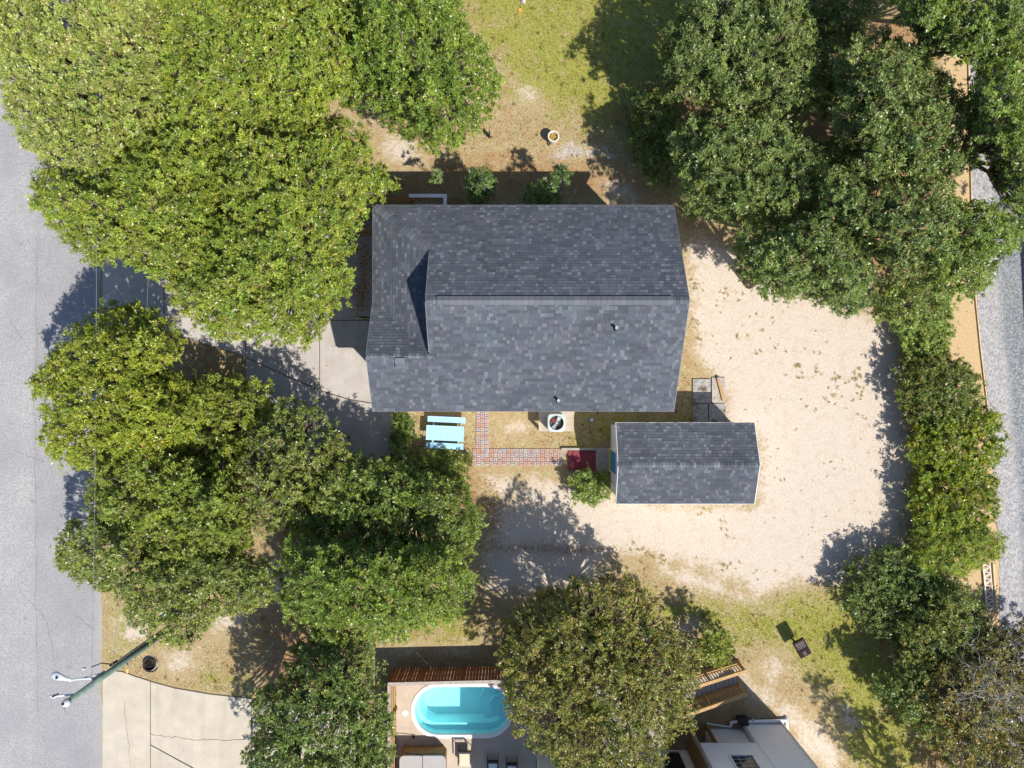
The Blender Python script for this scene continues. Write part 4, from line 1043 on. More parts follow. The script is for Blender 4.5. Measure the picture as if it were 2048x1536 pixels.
def make_bin():
    x, y = W2(758, 1519, 1.05); y -= .36; r = thing('trash_bin', 'green wheeled bin with yellow and white stickers behind the grey fence', 'bin', (x, y, 0))
    b = MB(); P = [(x - .27, y - .30), (x + .27, y - .30), (x + .27, y + .30), (x - .27, y + .30)]
    lo = [b.vert((x + (p[0] - x) * .82, y + (p[1] - y) * .82, .05)) for p in P]; up = [b.vert((*p, .98)) for p in P]
    b.f.append(lo[::-1]); b.f.append(up)
    for k in range(4): b.f.append([lo[k], lo[(k + 1) % 4], up[(k + 1) % 4], up[k]])
    b.build('body', M['bingreen'], r); b = MB(); b.box(x, y + .01, 1.02, .60, .68, .05); b.box(x, y, 1.05, .5, .56, .03); ld = b.build('lid', M['bingreen'], r)
    MB().beam((x - .25, y - .38, .95), (x + .25, y - .38, .95), .03, .03).build('handle', M['bingreen'], r)
    MB().box(x + .01, y + .03, 1.068, .09, .14, .004).build('sticker', M['yellow'], ld); MB().box(x - .13, y + .03, 1.068, .07, .12, .004).build('sticker', M['white'], ld)
    MB().box(x + .16, y + .02, 1.068, .08, .12, .004).build('sticker', M['white'], ld)
    for s_ in (-1, 1): MB().tube([(x + s_ * .24, y - .27, .11), (x + s_ * .29, y - .27, .11)], .11, 14).build('wheel', M['black'], r)
make_bin()

# ------------------------------------------------------------------ neighbour house in the lower right
def make_neighbor():
    r = thing('neighbor_house', 'white neighbor house at the bottom with a gridded window in its wall', 'house', (7.5, -19, 0))
    ZT = 5.45; yn, yr, yw = -16.50, -16.78, -17.85
    b = MB()
    b.box((11.24 + 13.06) / 2, (yn - 24) / 2, ZT / 2, 13.06 - 11.24, 24 + yn, ZT)                      # right block
    b.box((8.62 + 11.24) / 2, (yn - 24) / 2, (1.95 + ZT) / 2, 11.24 - 8.62, 24 + yn, ZT - 1.95)        # over the closet and alcove
    b.box((9.42 + 11.24) / 2, (yr - .12 - 24) / 2, .975, 11.24 - 9.42, 24 + yr - .12, 1.95)            # behind the closet door
    b.box((8.62 + 9.42) / 2, (-18.4 - 24) / 2, .975, .80, 24 - 18.4, 1.95)
    b.box((1.22 + 8.62) / 2, (yw - 24) / 2, ZT / 2, 8.62 - 1.22, 24 + yw, ZT)                          # west part
    b.build('wall', M['whitewall'], r)
    lap = MB()
    for i in range(34):
        z = .16 + i * .155
        if z > 1.97: lap.box((8.62 + 13.06) / 2, yn + .006, z, 13.06 - 8.62, .008, .006)
        else: lap.box((11.24 + 13.06) / 2, yn + .006, z, 1.82, .008, .006)
        lap.box((1.22 + 8.62) / 2, yw + .006, z, 7.4, .008, .006)
    tag(lap.build('lap_edge', M['whitewall'], r), kind='stuff')
    MB().box(10.33, yr - .04, .93, 1.70, .06, 1.82).build('closet_door', M['white'], r)
    MB().box(9.46, yr + .13, .975, .07, .28, 1.94).build('door_jamb', M['woodtan'], r)
    MB().box(11.30, yn + .012, 2.6, .06, .024, 5.2).build('corner_board', M['white'], r)
    MB().box(13.09, yn + .02, ZT / 2, .06, .12, ZT).build('corner_board', M['white'], r)
    MB().box(9.02, -18.38, .97, .78, .04, 1.9).build('alcove_shade', M['darkin'], r)  # near-black panel paints the shade deep inside the alcove
    wf = MB(); wx, wz, ww, wh = 10.15, 3.75, 1.02, 1.3
    for dx, dz, sx, sz in ((-ww / 2, 0, .07, wh + .07), (ww / 2, 0, .07, wh + .07), (0, -wh / 2, ww - .07, .07), (0, wh / 2, ww - .07, .07)): wf.box(wx + dx, yn + .03, wz + dz, sx, .06, sz)
    o = wf.build('window', M['white'], r)
    MB().box(wx, yn + .008, wz, ww - .06, .012, wh - .06).build('pane', M['glass'], o)
    g = MB()
    for k in (1, 2): g.box(wx - ww / 2 + ww * k / 3, yn + .022, wz, .022, .016, wh - .08)
    for k in (1, 2, 3): g.box(wx, yn + .024, wz - wh / 2 + wh * k / 4, ww - .08, .016, .022)
    g.build('muntin', M['lidgray'], o)
    sd = MB(); sx_, sz_ = 7.50, 1.25
    for dx, dz, sx, sz in ((-.62, 0, .11, 2.2), (.62, 0, .11, 2.2), (0, -1.06, 1.13, .11), (0, 1.06, 1.13, .11)): sd.box(sx_ + dx, yw + .04, sz_ + dz, sx, .08, sz)
    o = sd.build('sliding_door', M['white'], r); MB().box(sx_, yw + .02, sz_, 1.12, .02, 2.05).build('pane', M['glass'], o)
    # pipes along the foot of the wall
    MB().tube([(10.62, -16.62, .12), (10.64, -16.42, .14), (10.8, -16.40, .14), (13.3, -16.33, .14)], .075, 10).build('drain_pipe', M['white'], r, smooth=True)
    MB().tube([(13.34, -16.2, .1), (13.42, -17.3, .1)], .07, 10).build('drain_pipe', M['white'], r, smooth=True)
    MB().tube([(9.46, -16.48, .12), (10.62, -16.66, .12)], .03, 8).build('drain_pipe', M['white'], r)
    MB().lathe(11.72, -16.30, [(.04, 0), (.04, .25), (.025, .3)], 8).build('faucet', M['white'], r)
    MB().slab([(.9, -24, ZT + .15), (13.4, -24, ZT + .15), (13.2, yn + .0, ZT + .15), (8.6, yn, ZT + .15), (8.6, yw + .0, ZT + .15), (.98, yw, ZT + .15)][0:6], .16).build('roof', M['ventgray'], r)
    # slatted screen at the corner of the raised porch
    s = thing('porch_screen', 'brown slatted porch screen standing at the neighbor wall corner', 'screen', (8.5, -16.6, 0))
    MB().box(8.53, -16.50, 2.05, .13, .16, 4.1).build('post', M['weathered'], s)
    for i in range(22): MB().box(8.50, -17.12, .25 + i * .175, .03, 1.0, .10).build('slat', M['wood'], s)
    MB().box(8.50, -17.68, 2.05, .09, .09, 4.1).build('post', M['wood'], s)
make_neighbor()

def make_stairs():
    x0, x1, yn, ys, zt = 6.9, 11.02, -13.50, -14.62, 2.75
    r = thing('porch_stairs', 'tan wooden stairs with two railings going up to the neighbor porch', 'stairs', (10.5, -14.0, 0))
    n = 15; L = x1 - x0
    for i in range(n):
        x = x1 - .15 - (i + .5) * (L - .15) / n; z = .17 + i * (zt - .17) / n
        for k in (0, 1): MB().box(x - .07 + k * .142, (yn + ys) / 2, z, .135, yn - ys - .12, .04).build('tread', M['weathered'], r)
    for y in (yn, ys):
        MB().beam((x1 + .05, y, .05), (x0, y, zt - .08), .045, .27).build('stringer', M['woodtan'], r)
        MB().beam((x1 - .02, y, .42), (x0, y, zt + .25), .06, .085).build('bottom_rail', M['woodtan'], r)
        MB().beam((x1 - .02, y, 1.10), (x0, y, zt + .98), .075, .09).build('top_rail', M['woodtan'], r)
        MB().beam((x1 + .06, y + .0, 1.165), (x0, y + .0, zt + 1.05), .15, .035).build('cap_rail', M['woodtan'], r)
        for i in range(26):
            t = (i + .5) / 26; z = .42 + (zt - .17) * t; MB().box(x1 - .05 - (L - .05) * t, y, z + .36, .035, .035, .66).build('baluster', M['woodtan'], r)
        for t in (0, .48, .98): MB().box(x1 - .06 - (L - .06) * t, y, (.05 + zt * t + 1.1) / 2 + .02, .095, .095, .05 + zt * t + 1.1).build('post', M['woodtan'], r)
    # the porch floor they lead to
    p = thing('porch', 'raised wooden porch floor under the olive tree beside the neighbor house', 'porch', (5.4, -15.6, 0))
    for i in range(25): MB().box(3.8 + i * .125, -15.6, zt, .118, 4.1, .04).build('floor_board', M['weathered'], p)
    for x in (3.85, 5.4, 6.8):
        for y in (-13.7, -17.5): MB().box(x, y, zt / 2, .12, .12, zt - .05).build('post', M['woodtan'], p)
make_stairs()
x, y = W2(1482, 1437); r = thing('black_box', 'black utility box on the leaf covered ground by the white wall', 'box', (x, y, 0))
MB().box(x, y, .17, .46, .34, .34).build('body', M['black'], r); MB().box(x, y, .36, .5, .38, .04).build('lid', M['black'], r)

# the house beyond the right edge, whose shade falls over the gravel lane
def make_east():
    r = thing('east_house', 'neighbor house past the right edge shading the gravel lane', 'house', (32, 5, 0))
    P = [(25.78, 24), (25.78, 10.6), (26.45, 7.45), (27.70, 7.3), (28.30, -4.0), (40, -4.0), (40, 24)]
    MB().prism(P, 0, 5.85).build('wall', M['eastwall'], r); MB().prism([(p[0] - (.0), p[1]) for p in P], 5.86, 6.05).build('roof', M['roofdeck'], r)
make_east()

# lattice mast section and tan rail lying beside the lane
def make_lattice():
    a = Vector(W(1966, 1128, .08)); b_ = Vector(W(1974, 1222, .08)); d = (b_ - a).normalized(); n = Vector((d.y, -d.x, 0)) * -.34
    if n.x < 0: n = -n
    r = thing('lattice_frame', 'pale lattice mast section lying beside the gravel lane', 'lattice', a)
    MB().beam(a, b_, .07, .06).build('rail', M['lattice'], r); MB().beam(a + n, b_ + n, .035, .04).build('rail', M['lattice'], r)
    L = (b_ - a).length; k = 14
    for i in range(k):
        p = a + d * (L * i / k); q = a + d * (L * (i + 1) / k); 
        s, e = (p, q + n) if i % 2 == 0 else (p + n, q)
        MB().beam(s + Vector((0, 0, .012)), e + Vector((0, 0, .012)), .045, .03).build('brace', M['lattice'], r)
    r = thing('edge_rail', 'thin tan timber rail lying right of the pale lattice section', 'rail', W(1987, 1128))
    MB().beam(W(1986, 1127, .05), W(1989, 1172, .05), .06, .09).build('timber', M['edging'], r); MB().beam(W(1989.5, 1174, .045), W(1992, 1226, .045), .06, .08).build('timber', M['edging'], r)
    r = thing('edging_board', 'long thin timber edging between orange sand and gravel lane', 'edging', W(1960, 690))
    pts = [(1936, 90), (1944, 470), (1951, 600), (1961, 700), (1972, 790), (1978, 850)]
    for p, q in zip(pts, pts[1:]): MB().beam(W(*p, .035), W(*q, .035), .035, .09).build('board', M['edging'], r)
make_lattice()

# ------------------------------------------------------------------ foliage
def quads_mesh(name, V, C, mat, parent=None, smooth=False):
    """V (n,4,3) world corners, C (n,3) colours -> one mesh object"""
    n, q = V.shape[:2]; o0 = LOC.get(parent.name, Vector((0, 0, 0))) if parent else Vector((0, 0, 0))
    me = bpy.data.meshes.new(name); me.vertices.add(n * q); me.loops.add(n * q); me.polygons.add(n)
    me.vertices.foreach_set('co', (V - np.array(o0)).astype(np.float32).ravel())
    me.loops.foreach_set('vertex_index', np.arange(n * q, dtype=np.int32))
    me.polygons.foreach_set('loop_start', np.arange(0, n * q, q, dtype=np.int32))
    me.update(calc_edges=True)
    a = me.color_attributes.new('col', 'FLOAT_COLOR', 'POINT')
    C4 = np.ones((n, q, 4), np.float32); C4[:, :, :3] = C[:, None, :]
    a.data.foreach_set('color', C4.ravel()); me.materials.append(mat)
    o = bpy.data.objects.new(name, me); COL.objects.link(o)
    if parent: o.parent = parent
    LOC[o.name] = o0.copy(); return o
def norm(v): return v / (np.linalg.norm(v, axis=-1, keepdims=True) + 1e-9)

def sprigs(P, D, rng, k, L, Wd, cols, spread=(.25, .9)):
    """k leaves round every twig end P pointing along D"""
    n = len(P); up = np.tile([[.13, .27, .95]], (n, 1)); t1 = norm(np.cross(D, up + rng.normal(0, .3, (n, 3)))); t2 = np.cross(D, t1)
    V = []; C = []
    for j in range(k):
        az = 2 * np.pi * (j + rng.random(n)) / k; c = rng.uniform(*spread, n)[:, None]; s = np.sqrt(1 - c * c * .8)
        d = norm(D * c * .75 + (t1 * np.cos(az)[:, None] + t2 * np.sin(az)[:, None]) * s)
        ln = (L * rng.uniform(.65, 1.25, n))[:, None]; wd = Wd * ln / L
        side = norm(np.cross(d, D + rng.normal(0, .35, (n, 3)))); nn = np.cross(side, d)
        b = P + d * ln * .06 + rng.normal(0, .012, (n, 3)); mid = b + d * ln * .5 + nn * ln * .06
        V.append(np.stack([b + d * ln * .15 + side * wd * .55, b + d * ln, b + d * ln * .1 - side * wd * .55], 1))
        C.append(cols * rng.uniform(.78, 1.22, (n, 1)))
    return np.concatenate(V), np.concatenate(C)

def pick(pal, n, rng):
    w = np.array([p[3] for p in pal], float); i = rng.choice(len(pal), n, p=w / w.sum()); return np.array([p[:3] for p in pal])[i]

LEAF_SCALE = .80; GAIN = 1.56
def plant(name, label, cat, poly, ztop, zedge, pal, seed, rpx=(10, 24), dens=98, leaf=(.125, .060), k=4, group=None, fill=1.0, zj=.5, limbs=True, spread=(.25, .9), trunk=.2, low=-.35, bark='bark', drop=0.0, holes=.10, sprays=1.0):
    rng = np.random.default_rng(seed); A = np.array(poly, float)
    x0, y0 = A.min(0); x1, y1 = A.max(0); n = 9000
    cx = rng.uniform(x0, x1, n); cy = rng.uniform(y0, y1, n); cr = rng.uniform(*rpx, n)
    sd = sdpoly(cx, cy, poly); D = max(sd.max(), 1)
    ok = np.where(sd > cr * .45)[0]; acc = []; sp = .78 / math.sqrt(fill)
    for i in ok:
        good = True
        for j in acc:
            q = sp * (cr[i] + cr[j]) * .5
            if (cx[i] - cx[j]) ** 2 + (cy[i] - cy[j]) ** 2 < q * q: good = False; break
        if good: acc.append(i)
    acc = np.array(acc)
    if holes: acc = acc[(rng.random(len(acc)) > holes) | (sd[acc] < cr[acc])]
    lx, ly, lr, ls = cx[acc], cy[acc], cr[acc], sd[acc]
    # thin sprays reaching out past the rim
    if sprays:
        per_ = sum(math.dist(poly[i], poly[(i + 1) % len(poly)]) for i in range(len(poly))); q = np.where((sd > -5) & (sd < 7))[0]; q = q[:int(per_ / 20 * sprays)]
        rr_ = rng.uniform(.35, .6, len(q)) * (rpx[0] + rpx[1]) / 2
        lx = np.concatenate([lx, cx[q]]); ly = np.concatenate([ly, cy[q]]); lr = np.concatenate([lr, rr_]); ls = np.concatenate([ls, np.zeros(len(q))])
    t = np.clip(ls / (D * .85), 0, 1); z = zedge + (ztop - zedge) * np.sqrt(1 - (1 - t) ** 2) + rng.normal(0, zj, len(lx))
    kk = (H - z) / F; r = lr * kk; z = np.maximum(z, r * .5 + .05)
    Lb = np.stack([(lx - CX) * kk, (CY - ly) * kk, z], -1)
    pc = A.mean(0); zc = (ztop + zedge) / 2; base = Lb[:, :2].mean(0)
    root = thing(name, label, cat, (float(base[0]), float(base[1]), 0), group)
    # leaf clusters over the lobes, twig ends in each cluster
    per = 10; cnt = (dens * 2 * np.pi * r * r * .9 / per).astype(int) + 3; ci = np.repeat(np.arange(len(r)), cnt); m = len(ci)
    u = norm(rng.normal(0, 1, (m, 3))); u[:, 2] = np.where(u[:, 2] < low, -u[:, 2], u[:, 2])
    rad = r[ci] * (1.06 - .62 * rng.random(m) ** 2.0) * (1 + .15 * rng.normal(0, 1, m)); sq = np.array([1, 1, .85])
    ph = rng.uniform(0, 6.28, (len(r), 2)); az = np.arctan2(u[:, 1], u[:, 0]); rad *= 1 + .22 * np.sin(3 * az + ph[ci, 0]) * (1 - u[:, 2] ** 2) + .14 * np.sin(5 * az + ph[ci, 1])
    Q = Lb[ci] + u * rad[:, None] * sq
    cs = np.clip(rng.normal(.068, .022, m), .03, .13) * min(1.0, float(np.mean(r)) / .36); tint = rng.uniform(.80, 1.2, m)
    ii = np.repeat(np.arange(m), per); P = Q[ii] + rng.normal(0, 1, (len(ii), 3)) * cs[ii][:, None] * np.array([1, 1, .75]) + u[ii] * rng.exponential(.05, len(ii))[:, None]
    u, idx, tint = u[ii], ci[ii], tint[ii]
    keep = P[:, 2] > .04
    P, u, idx, tint = P[keep], u[keep], idx[keep], tint[keep]
    # drop twig ends buried deep in other lobes
    bad = np.zeros(len(P), bool)
    for j in range(len(r)):
        d2 = ((P - Lb[j]) ** 2).sum(1); bad |= (d2 < (.52 * r[j]) ** 2) & (idx != j)
    if drop: bad |= (rng.random(m) < drop)[ii][keep]
    P, u, idx, tint = P[~bad], u[~bad], idx[~bad], tint[~bad]
    Dv = norm(u * .8 + np.array([.12, -.12, .75]) + rng.normal(0, .30, P.shape))
    lobe_c = rng.uniform(.82, 1.18, len(r)); hue = rng.normal(0, .05, (len(r), 1)) * np.array([[1.0, .15, -.2]])
    c = pick(pal, len(P), rng) * GAIN * (lobe_c[idx] * tint)[:, None] * (1 + hue[idx])
    V, C = sprigs(P, Dv, rng, k, leaf[0] * LEAF_SCALE, leaf[1] * LEAF_SCALE, np.clip(c, .004, .9), spread)
    quads_mesh('crown', V, C, M['leaf'], root)
    if limbs:
        bx, by = base; zf = max(.5, .38 * ztop); kt = trunk
        b = MB(); jit = rng.normal(0, .12, (3, 2))
        b.tube([(bx, by, -.02), (bx + jit[0, 0] * .3, by + jit[0, 1] * .3, zf * .35), (bx + jit[1, 0], by + jit[1, 1], zf)], [kt * 1.35, kt, kt * .82], 10); b.build('trunk', M[bark], root, smooth=True)
        fk = Vector((bx + jit[1, 0], by + jit[1, 1], zf * .97)); ang = np.arctan2(Lb[:, 1] - by, Lb[:, 0] - bx); nl = min(6, max(2, len(r) // 4)); sec = ((ang + np.pi) / (2 * np.pi) * nl).astype(int) % nl
        for s_ in range(nl):
            ii = np.where(sec == s_)[0]
            if not len(ii): continue
            mc = Lb[ii].mean(0); p1 = fk.lerp(Vector(mc), .55); p1.z = fk.z + (mc[2] - fk.z) * .45
            b = MB(); mid = fk.lerp(p1, .5) + Vector((*rng.normal(0, .12, 2), .1)); b.tube([fk, mid, p1], [kt * .62, kt * .5, kt * .38], 7)
            for i in ii:
                e = Vector(Lb[i]); mm = p1.lerp(e, .5) + Vector(rng.normal(0, .12, 3)); b.tube([p1, mm, e], [kt * .34, kt * .2, kt * .07], 4)
                for q in range(1):
                    f = e + Vector(norm(rng.normal(0, 1, 3) + [0, 0, .4])) * float(r[i]) * .85; b.tube([mm.lerp(e, .5 + .2 * q), mm.lerp(f, .7), f], [kt * .12, kt * .07, .008], 4, cap=False)
            b.build('limb', M[bark], root, smooth=True)
    return root, Lb, r

YG = [(.170, .205, .022, 5), (.130, .180, .020, 5), (.215, .235, .035, 3), (.095, .145, .020, 4), (.26, .25, .09, .8), (.24, .16, .08, .15)]
YGL = [(.205, .235, .048, 5), (.170, .215, .038, 4), (.25, .26, .075, 3.4), (.125, .17, .03, 3), (.30, .27, .14, 1.0), (.28, .19, .10, .2)]
GR = [(.145, .195, .022, 5), (.112, .165, .022, 5), (.185, .220, .034, 3), (.065, .11, .016, 5), (.24, .23, .08, .5)]
YEL = [(.195, .22, .018, 5), (.155, .195, .017, 4), (.115, .155, .016, 5), (.25, .25, .04, 2), (.25, .15, .05, .2)]
MIX = [(.150, .175, .030, 5), (.115, .150, .025, 5), (.185, .20, .05, 3), (.08, .115, .02, 4), (.24, .22, .13, 1.2), (.21, .15, .09, .3)]
DK = [(.120, .160, .030, 5), (.090, .130, .025, 5), (.150, .18, .038, 3), (.050, .082, .018, 5), (.20, .20, .09, .6)]
RT = [(.135, .178, .042, 5), (.108, .152, .036, 5), (.172, .20, .058, 3), (.062, .095, .024, 4), (.22, .21, .11, .7), (.17, .11, .07, .2)]
OL = [(.175, .165, .028, 5), (.135, .142, .027, 4), (.215, .19, .042, 3), (.085, .10, .022, 4), (.24, .16, .06, .8), (.28, .25, .16, .5), (.10, .15, .03, 2.5)]
HY = [(.185, .215, .018, 5), (.135, .19, .020, 4), (.235, .235, .022, 2.5), (.08, .135, .018, 4), (.25, .15, .04, .25)]
HM = [(.12, .155, .028, 4), (.09, .125, .024, 4), (.18, .175, .035, 2), (.22, .16, .05, .8), (.28, .22, .12, .5), (.055, .085, .018, 4)]
HG = [(.16, .22, .045, 5), (.20, .25, .05, 3), (.12, .17, .03, 3), (.26, .22, .06, .8)]
OR = [(.17, .165, .035, 4), (.22, .14, .04, 1.8), (.28, .19, .04, 1.2), (.12, .13, .03, 4), (.26, .23, .12, 1.0), (.07, .085, .02, 3)]
SH = [(.10, .16, .042, 4), (.07, .125, .034, 4), (.16, .20, .075, 1.5), (.045, .085, .022, 3)]

G1, G2, G3, G4 = 'oaks along the upper left road', 'oaks between road and pool', 'oaks in the upper right', 'shrubs and trees of the right hedge row'
T = plant
T('oak_tree', 'pale yellow green oak in the top left corner overhanging the road', 'tree', [(-40, 20), (40, -60), (330, -60), (345, 120), (320, 240), (230, 320), (190, 345), (110, 335), (40, 265), (8, 170), (0, 90)], 8.2, 4.6, YGL, 11, group=G1)
T('oak_tree', 'bright oak at the top edge between the corner oak and the lawn oak', 'tree', [(320, -60), (660, -60), (690, 60), (700, 180), (620, 235), (480, 235), (350, 240), (330, 120)], 9.0, 6.5, YG, 12, group=G1)
T('oak_tree', 'glossy green oak reaching furthest over the tan back lawn', 'tree', [(650, -60), (905, -60), (925, 50), (962, 95), (996, 165), (974, 226), (922, 280), (865, 308), (806, 268), (735, 205), (690, 215), (680, 90)], 8.4, 3.6, GR, 13, group=G1, rpx=(11, 24))
T('oak_tree', 'broad yellow green oak overhanging the asphalt above the driveway mouth', 'tree', [(70, 345), (190, 340), (240, 310), (340, 235), (430, 230), (450, 420), (440, 560), (330, 555), (250, 520), (185, 520), (115, 450), (68, 400)], 8.0, 4.2, YG, 14, group=G1)
T('oak_tree', 'large bright oak covering the driveway beside the house stairs', 'tree', [(420, 225), (620, 230), (720, 250), (740, 320), (790, 372), (740, 412), (705, 470), (690, 520), (702, 575), (662, 622), (604, 690), (520, 672), (440, 668), (375, 622), (335, 560), (400, 520)], 8.6, 3.8, YG, 15, group=G1)
T('oak_tree', 'golden yellow oak south of the driveway mouth by the road', 'tree', [(128, 690), (205, 618), (270, 610), (345, 655), (360, 700), (330, 745), (370, 770), (400, 860), (300, 930), (150, 930), (88, 890), (100, 820), (70, 765)], 7.2, 4.0, YEL, 16, group=G2)
T('oak_tree', 'yellow green oak below the shaded curve of the driveway', 'tree', [(350, 770), (440, 755), (540, 770), (545, 850), (500, 930), (470, 1010), (330, 1010), (290, 920)], 3.8, 2.4, YEL[:3] + MIX[:3], 17, group=G2, drop=.15, holes=.15)
T('oak_tree', 'grey green thin oak beside the lower end of the concrete drive', 'tree', [(510, 850), (580, 800), (650, 830), (700, 900), (690, 1000), (600, 1060), (500, 1060), (470, 950)], 5.3, 3.7, MIX, 18, group=G2, drop=.36, holes=.2)
T('oak_tree', 'mixed green oak covering the middle of the road verge', 'tree', [(190, 930), (330, 900), (480, 990), (500, 1090), (420, 1150), (300, 1130), (180, 1040)], 6.6, 4.6, MIX[:3] + YG[:2], 19, group=G2, drop=.1)
T('oak_tree', 'low spreading oak with its left branches over the asphalt near the pole', 'tree', [(110, 1095), (160, 1040), (240, 1040), (330, 1110), (440, 1090), (540, 1130), (545, 1190), (500, 1220), (415, 1235), (395, 1285), (330, 1280), (265, 1240), (248, 1185), (170, 1160), (130, 1130)], 6.6, 3.6, MIX, 20, group=G2, drop=.1)
T('oak_tree', 'dark green oak below the picnic table', 'tree', [(600, 960), (690, 905), (790, 925), (880, 958), (940, 985), (960, 1040), (940, 1100), (820, 1110), (680, 1090), (590, 1060)], 4.8, 1.8, DK + GR[:1], 21, group=G2)
T('oak_tree', 'rounded green oak above the sunlit strip north of the pool fence', 'tree', [(575, 1080), (700, 1080), (900, 1090), (945, 1150), (925, 1230), (870, 1240), (790, 1275), (660, 1285), (580, 1235), (560, 1160)], 7.4, 4.0, GR[:3] + DK[:2], 22, group=G2)
T('oak_tree', 'dark sparse oak over the lower left driveway and grey fence', 'tree', [(600, 1285), (680, 1270), (745, 1290), (760, 1380), (785, 1440), (775, 1620), (520, 1620), (490, 1530), (520, 1450), (510, 1400), (570, 1350)], 7.0, 3.6, DK + RT[:2], 23, group=G2, drop=.25)
T('oak_tree', 'olive brown tree spreading over the right end of the pool', 'tree', [(1000, 1310), (1000, 1250), (1080, 1190), (1180, 1155), (1270, 1160), (1310, 1230), (1390, 1290), (1400, 1340), (1370, 1400), (1385, 1440), (1340, 1480), (1310, 1560), (1180, 1570), (1090, 1500), (1030, 1460), (1015, 1400)], 6.4, 3.0, OL, 24, drop=.12, holes=.14, leaf=(.115, .055), rpx=(10, 23))
T('oak_tree', 'dark oak at the left of the upper right grove shading the lawn', 'tree', [(1335, 60), (1390, 0), (1480, -60), (1600, -30), (1630, 100), (1640, 200), (1560, 250), (1440, 210), (1340, 200), (1330, 110)], 5.8, 3.2, RT, 31, group=G3, zj=.6)
T('oak_tree', 'grey green oak beside the northeast corner of the house', 'tree', [(1338, 270), (1420, 220), (1560, 240), (1650, 300), (1640, 420), (1560, 470), (1460, 440), (1385, 432), (1368, 400), (1350, 340)], 6.2, 3.2, RT, 32, group=G3, zj=.6)
T('oak_tree', 'leafy oak standing at the upper edge of the white sand yard', 'tree', [(1470, 440), (1560, 470), (1640, 420), (1720, 470), (1745, 580), (1700, 632), (1600, 590), (1530, 590), (1480, 540)], 8.0, 4.2, RT + DK[:1], 33, group=G3)
T('oak_tree', 'broad dark oak in the middle of the upper right grove', 'tree', [(1680, 110), (1760, 60), (1850, 120), (1945, 220), (1955, 330), (1840, 380), (1720, 360), (1670, 260)], 7.2, 4.0, RT, 34, group=G3, zj=.6)
T('oak_tree', 'oak with brown gaps in the lower middle of the upper right grove', 'tree', [(1640, 330), (1740, 370), (1880, 360), (1930, 420), (1905, 520), (1800, 560), (1720, 480), (1640, 430)], 8.4, 5.2, RT[:4] + OL[4:5], 35, group=G3, drop=.15)
T('oak_tree', 'green oak in the top right corner over the gravel lane', 'tree', [(1780, -60), (2120, -60), (2110, 60), (2040, 130), (1960, 130), (1850, 90), (1790, 30)], 8.6, 5.0, RT[:4] + GR[:2], 36, group=G3)
T('oak_tree', 'green oak leaning over the shaded gravel at the right edge', 'tree', [(1950, 150), (2020, 110), (2110, 200), (2110, 430), (2010, 420), (1985, 320), (1925, 240)], 8.0, 4.0, GR[:4] + RT[:3], 37, group=G3, drop=.08)
T('oak_tree', 'oak with its tip above the sunlit corner of the gravel lane', 'tree', [(1880, 400), (2000, 420), (2060, 440), (2040, 480), (1985, 530), (1950, 590), (1870, 590), (1840, 520)], 7.2, 3.8, RT[:3] + GR[:2], 38, group=G3)
T('oak_tree', 'small thin oak at the right end of the grove above the hedge', 'tree', [(1760, 560), (1850, 540), (1895, 600), (1880, 650), (1800, 655), (1745, 640)], 3.0, 1.6, RT[:3] + HG[:2], 39, group=G3, drop=.25, trunk=.12)
T('added_undergrowth', 'low undergrowth added to darken the gap between the two grove oaks at the top', 'tree', [(1610, -40), (1700, -50), (1770, 0), (1700, 90), (1680, 220), (1640, 240), (1620, 120)], 3.0, 1.2, DK + RT[:2], 40, group=G3, drop=.2, trunk=.1)  # undergrowth added to shade grove ground that stayed sunlit in the gaps
T('added_undergrowth', 'low dark undergrowth added left of the grove beside the shaded lawn', 'tree', [(1290, 180), (1345, 190), (1350, 330), (1320, 380), (1270, 320), (1260, 240)], 2.0, .8, DK, 51, group=G3, drop=.3, trunk=.08)
T('added_undergrowth', 'low tangled undergrowth added to darken the ground below the brown grove gaps', 'tree', [(1650, 280), (1720, 300), (1730, 420), (1690, 460), (1640, 400)], 3.0, 1.4, RT + DK[:1], 52, group=G3, drop=.25, trunk=.09)
T('hedge_shrub', 'light green shrub beside the orange sand strip', 'shrub', [(1810, 640), (1890, 612), (1905, 660), (1880, 720), (1830, 730), (1800, 690)], 1.0, 0.4, HG, 41, group=G4, rpx=(8, 17), trunk=.07, zj=.15)
T('hedge_shrub', 'dark tangled shrub below the light green shrub in the hedge row', 'shrub', [(1800, 720), (1890, 700), (1940, 750), (1965, 800), (1930, 850), (1830, 850), (1795, 790)], 1.5, 0.5, HM, 42, group=G4, rpx=(9, 19), trunk=.08, drop=.1, zj=.2)
T('hedge_shrub', 'yellow green shrub bulging furthest over the gravel lane', 'shrub', [(1830, 850), (1930, 820), (1980, 820), (2005, 870), (1990, 930), (1940, 960), (1850, 950), (1815, 900)], 1.5, 0.5, HY, 43, group=G4, rpx=(9, 19), trunk=.09, zj=.2)
T('hedge_shrub', 'brightest yellow shrub in the middle of the hedge row', 'shrub', [(1830, 950), (1930, 950), (1980, 960), (1990, 1020), (1950, 1070), (1860, 1080), (1815, 1020)], 1.5, 0.5, HY, 44, group=G4, rpx=(9, 19), trunk=.09, zj=.2)
T('hedge_shrub', 'yellow green shrub just above the pale lattice section', 'shrub', [(1830, 1060), (1930, 1060), (2000, 1060), (1998, 1105), (1930, 1140), (1880, 1160), (1820, 1120)], 1.5, 0.5, HY[:3] + HG[:1], 45, group=G4, rpx=(9, 19), leaf=(.17, .035), trunk=.09, zj=.2)
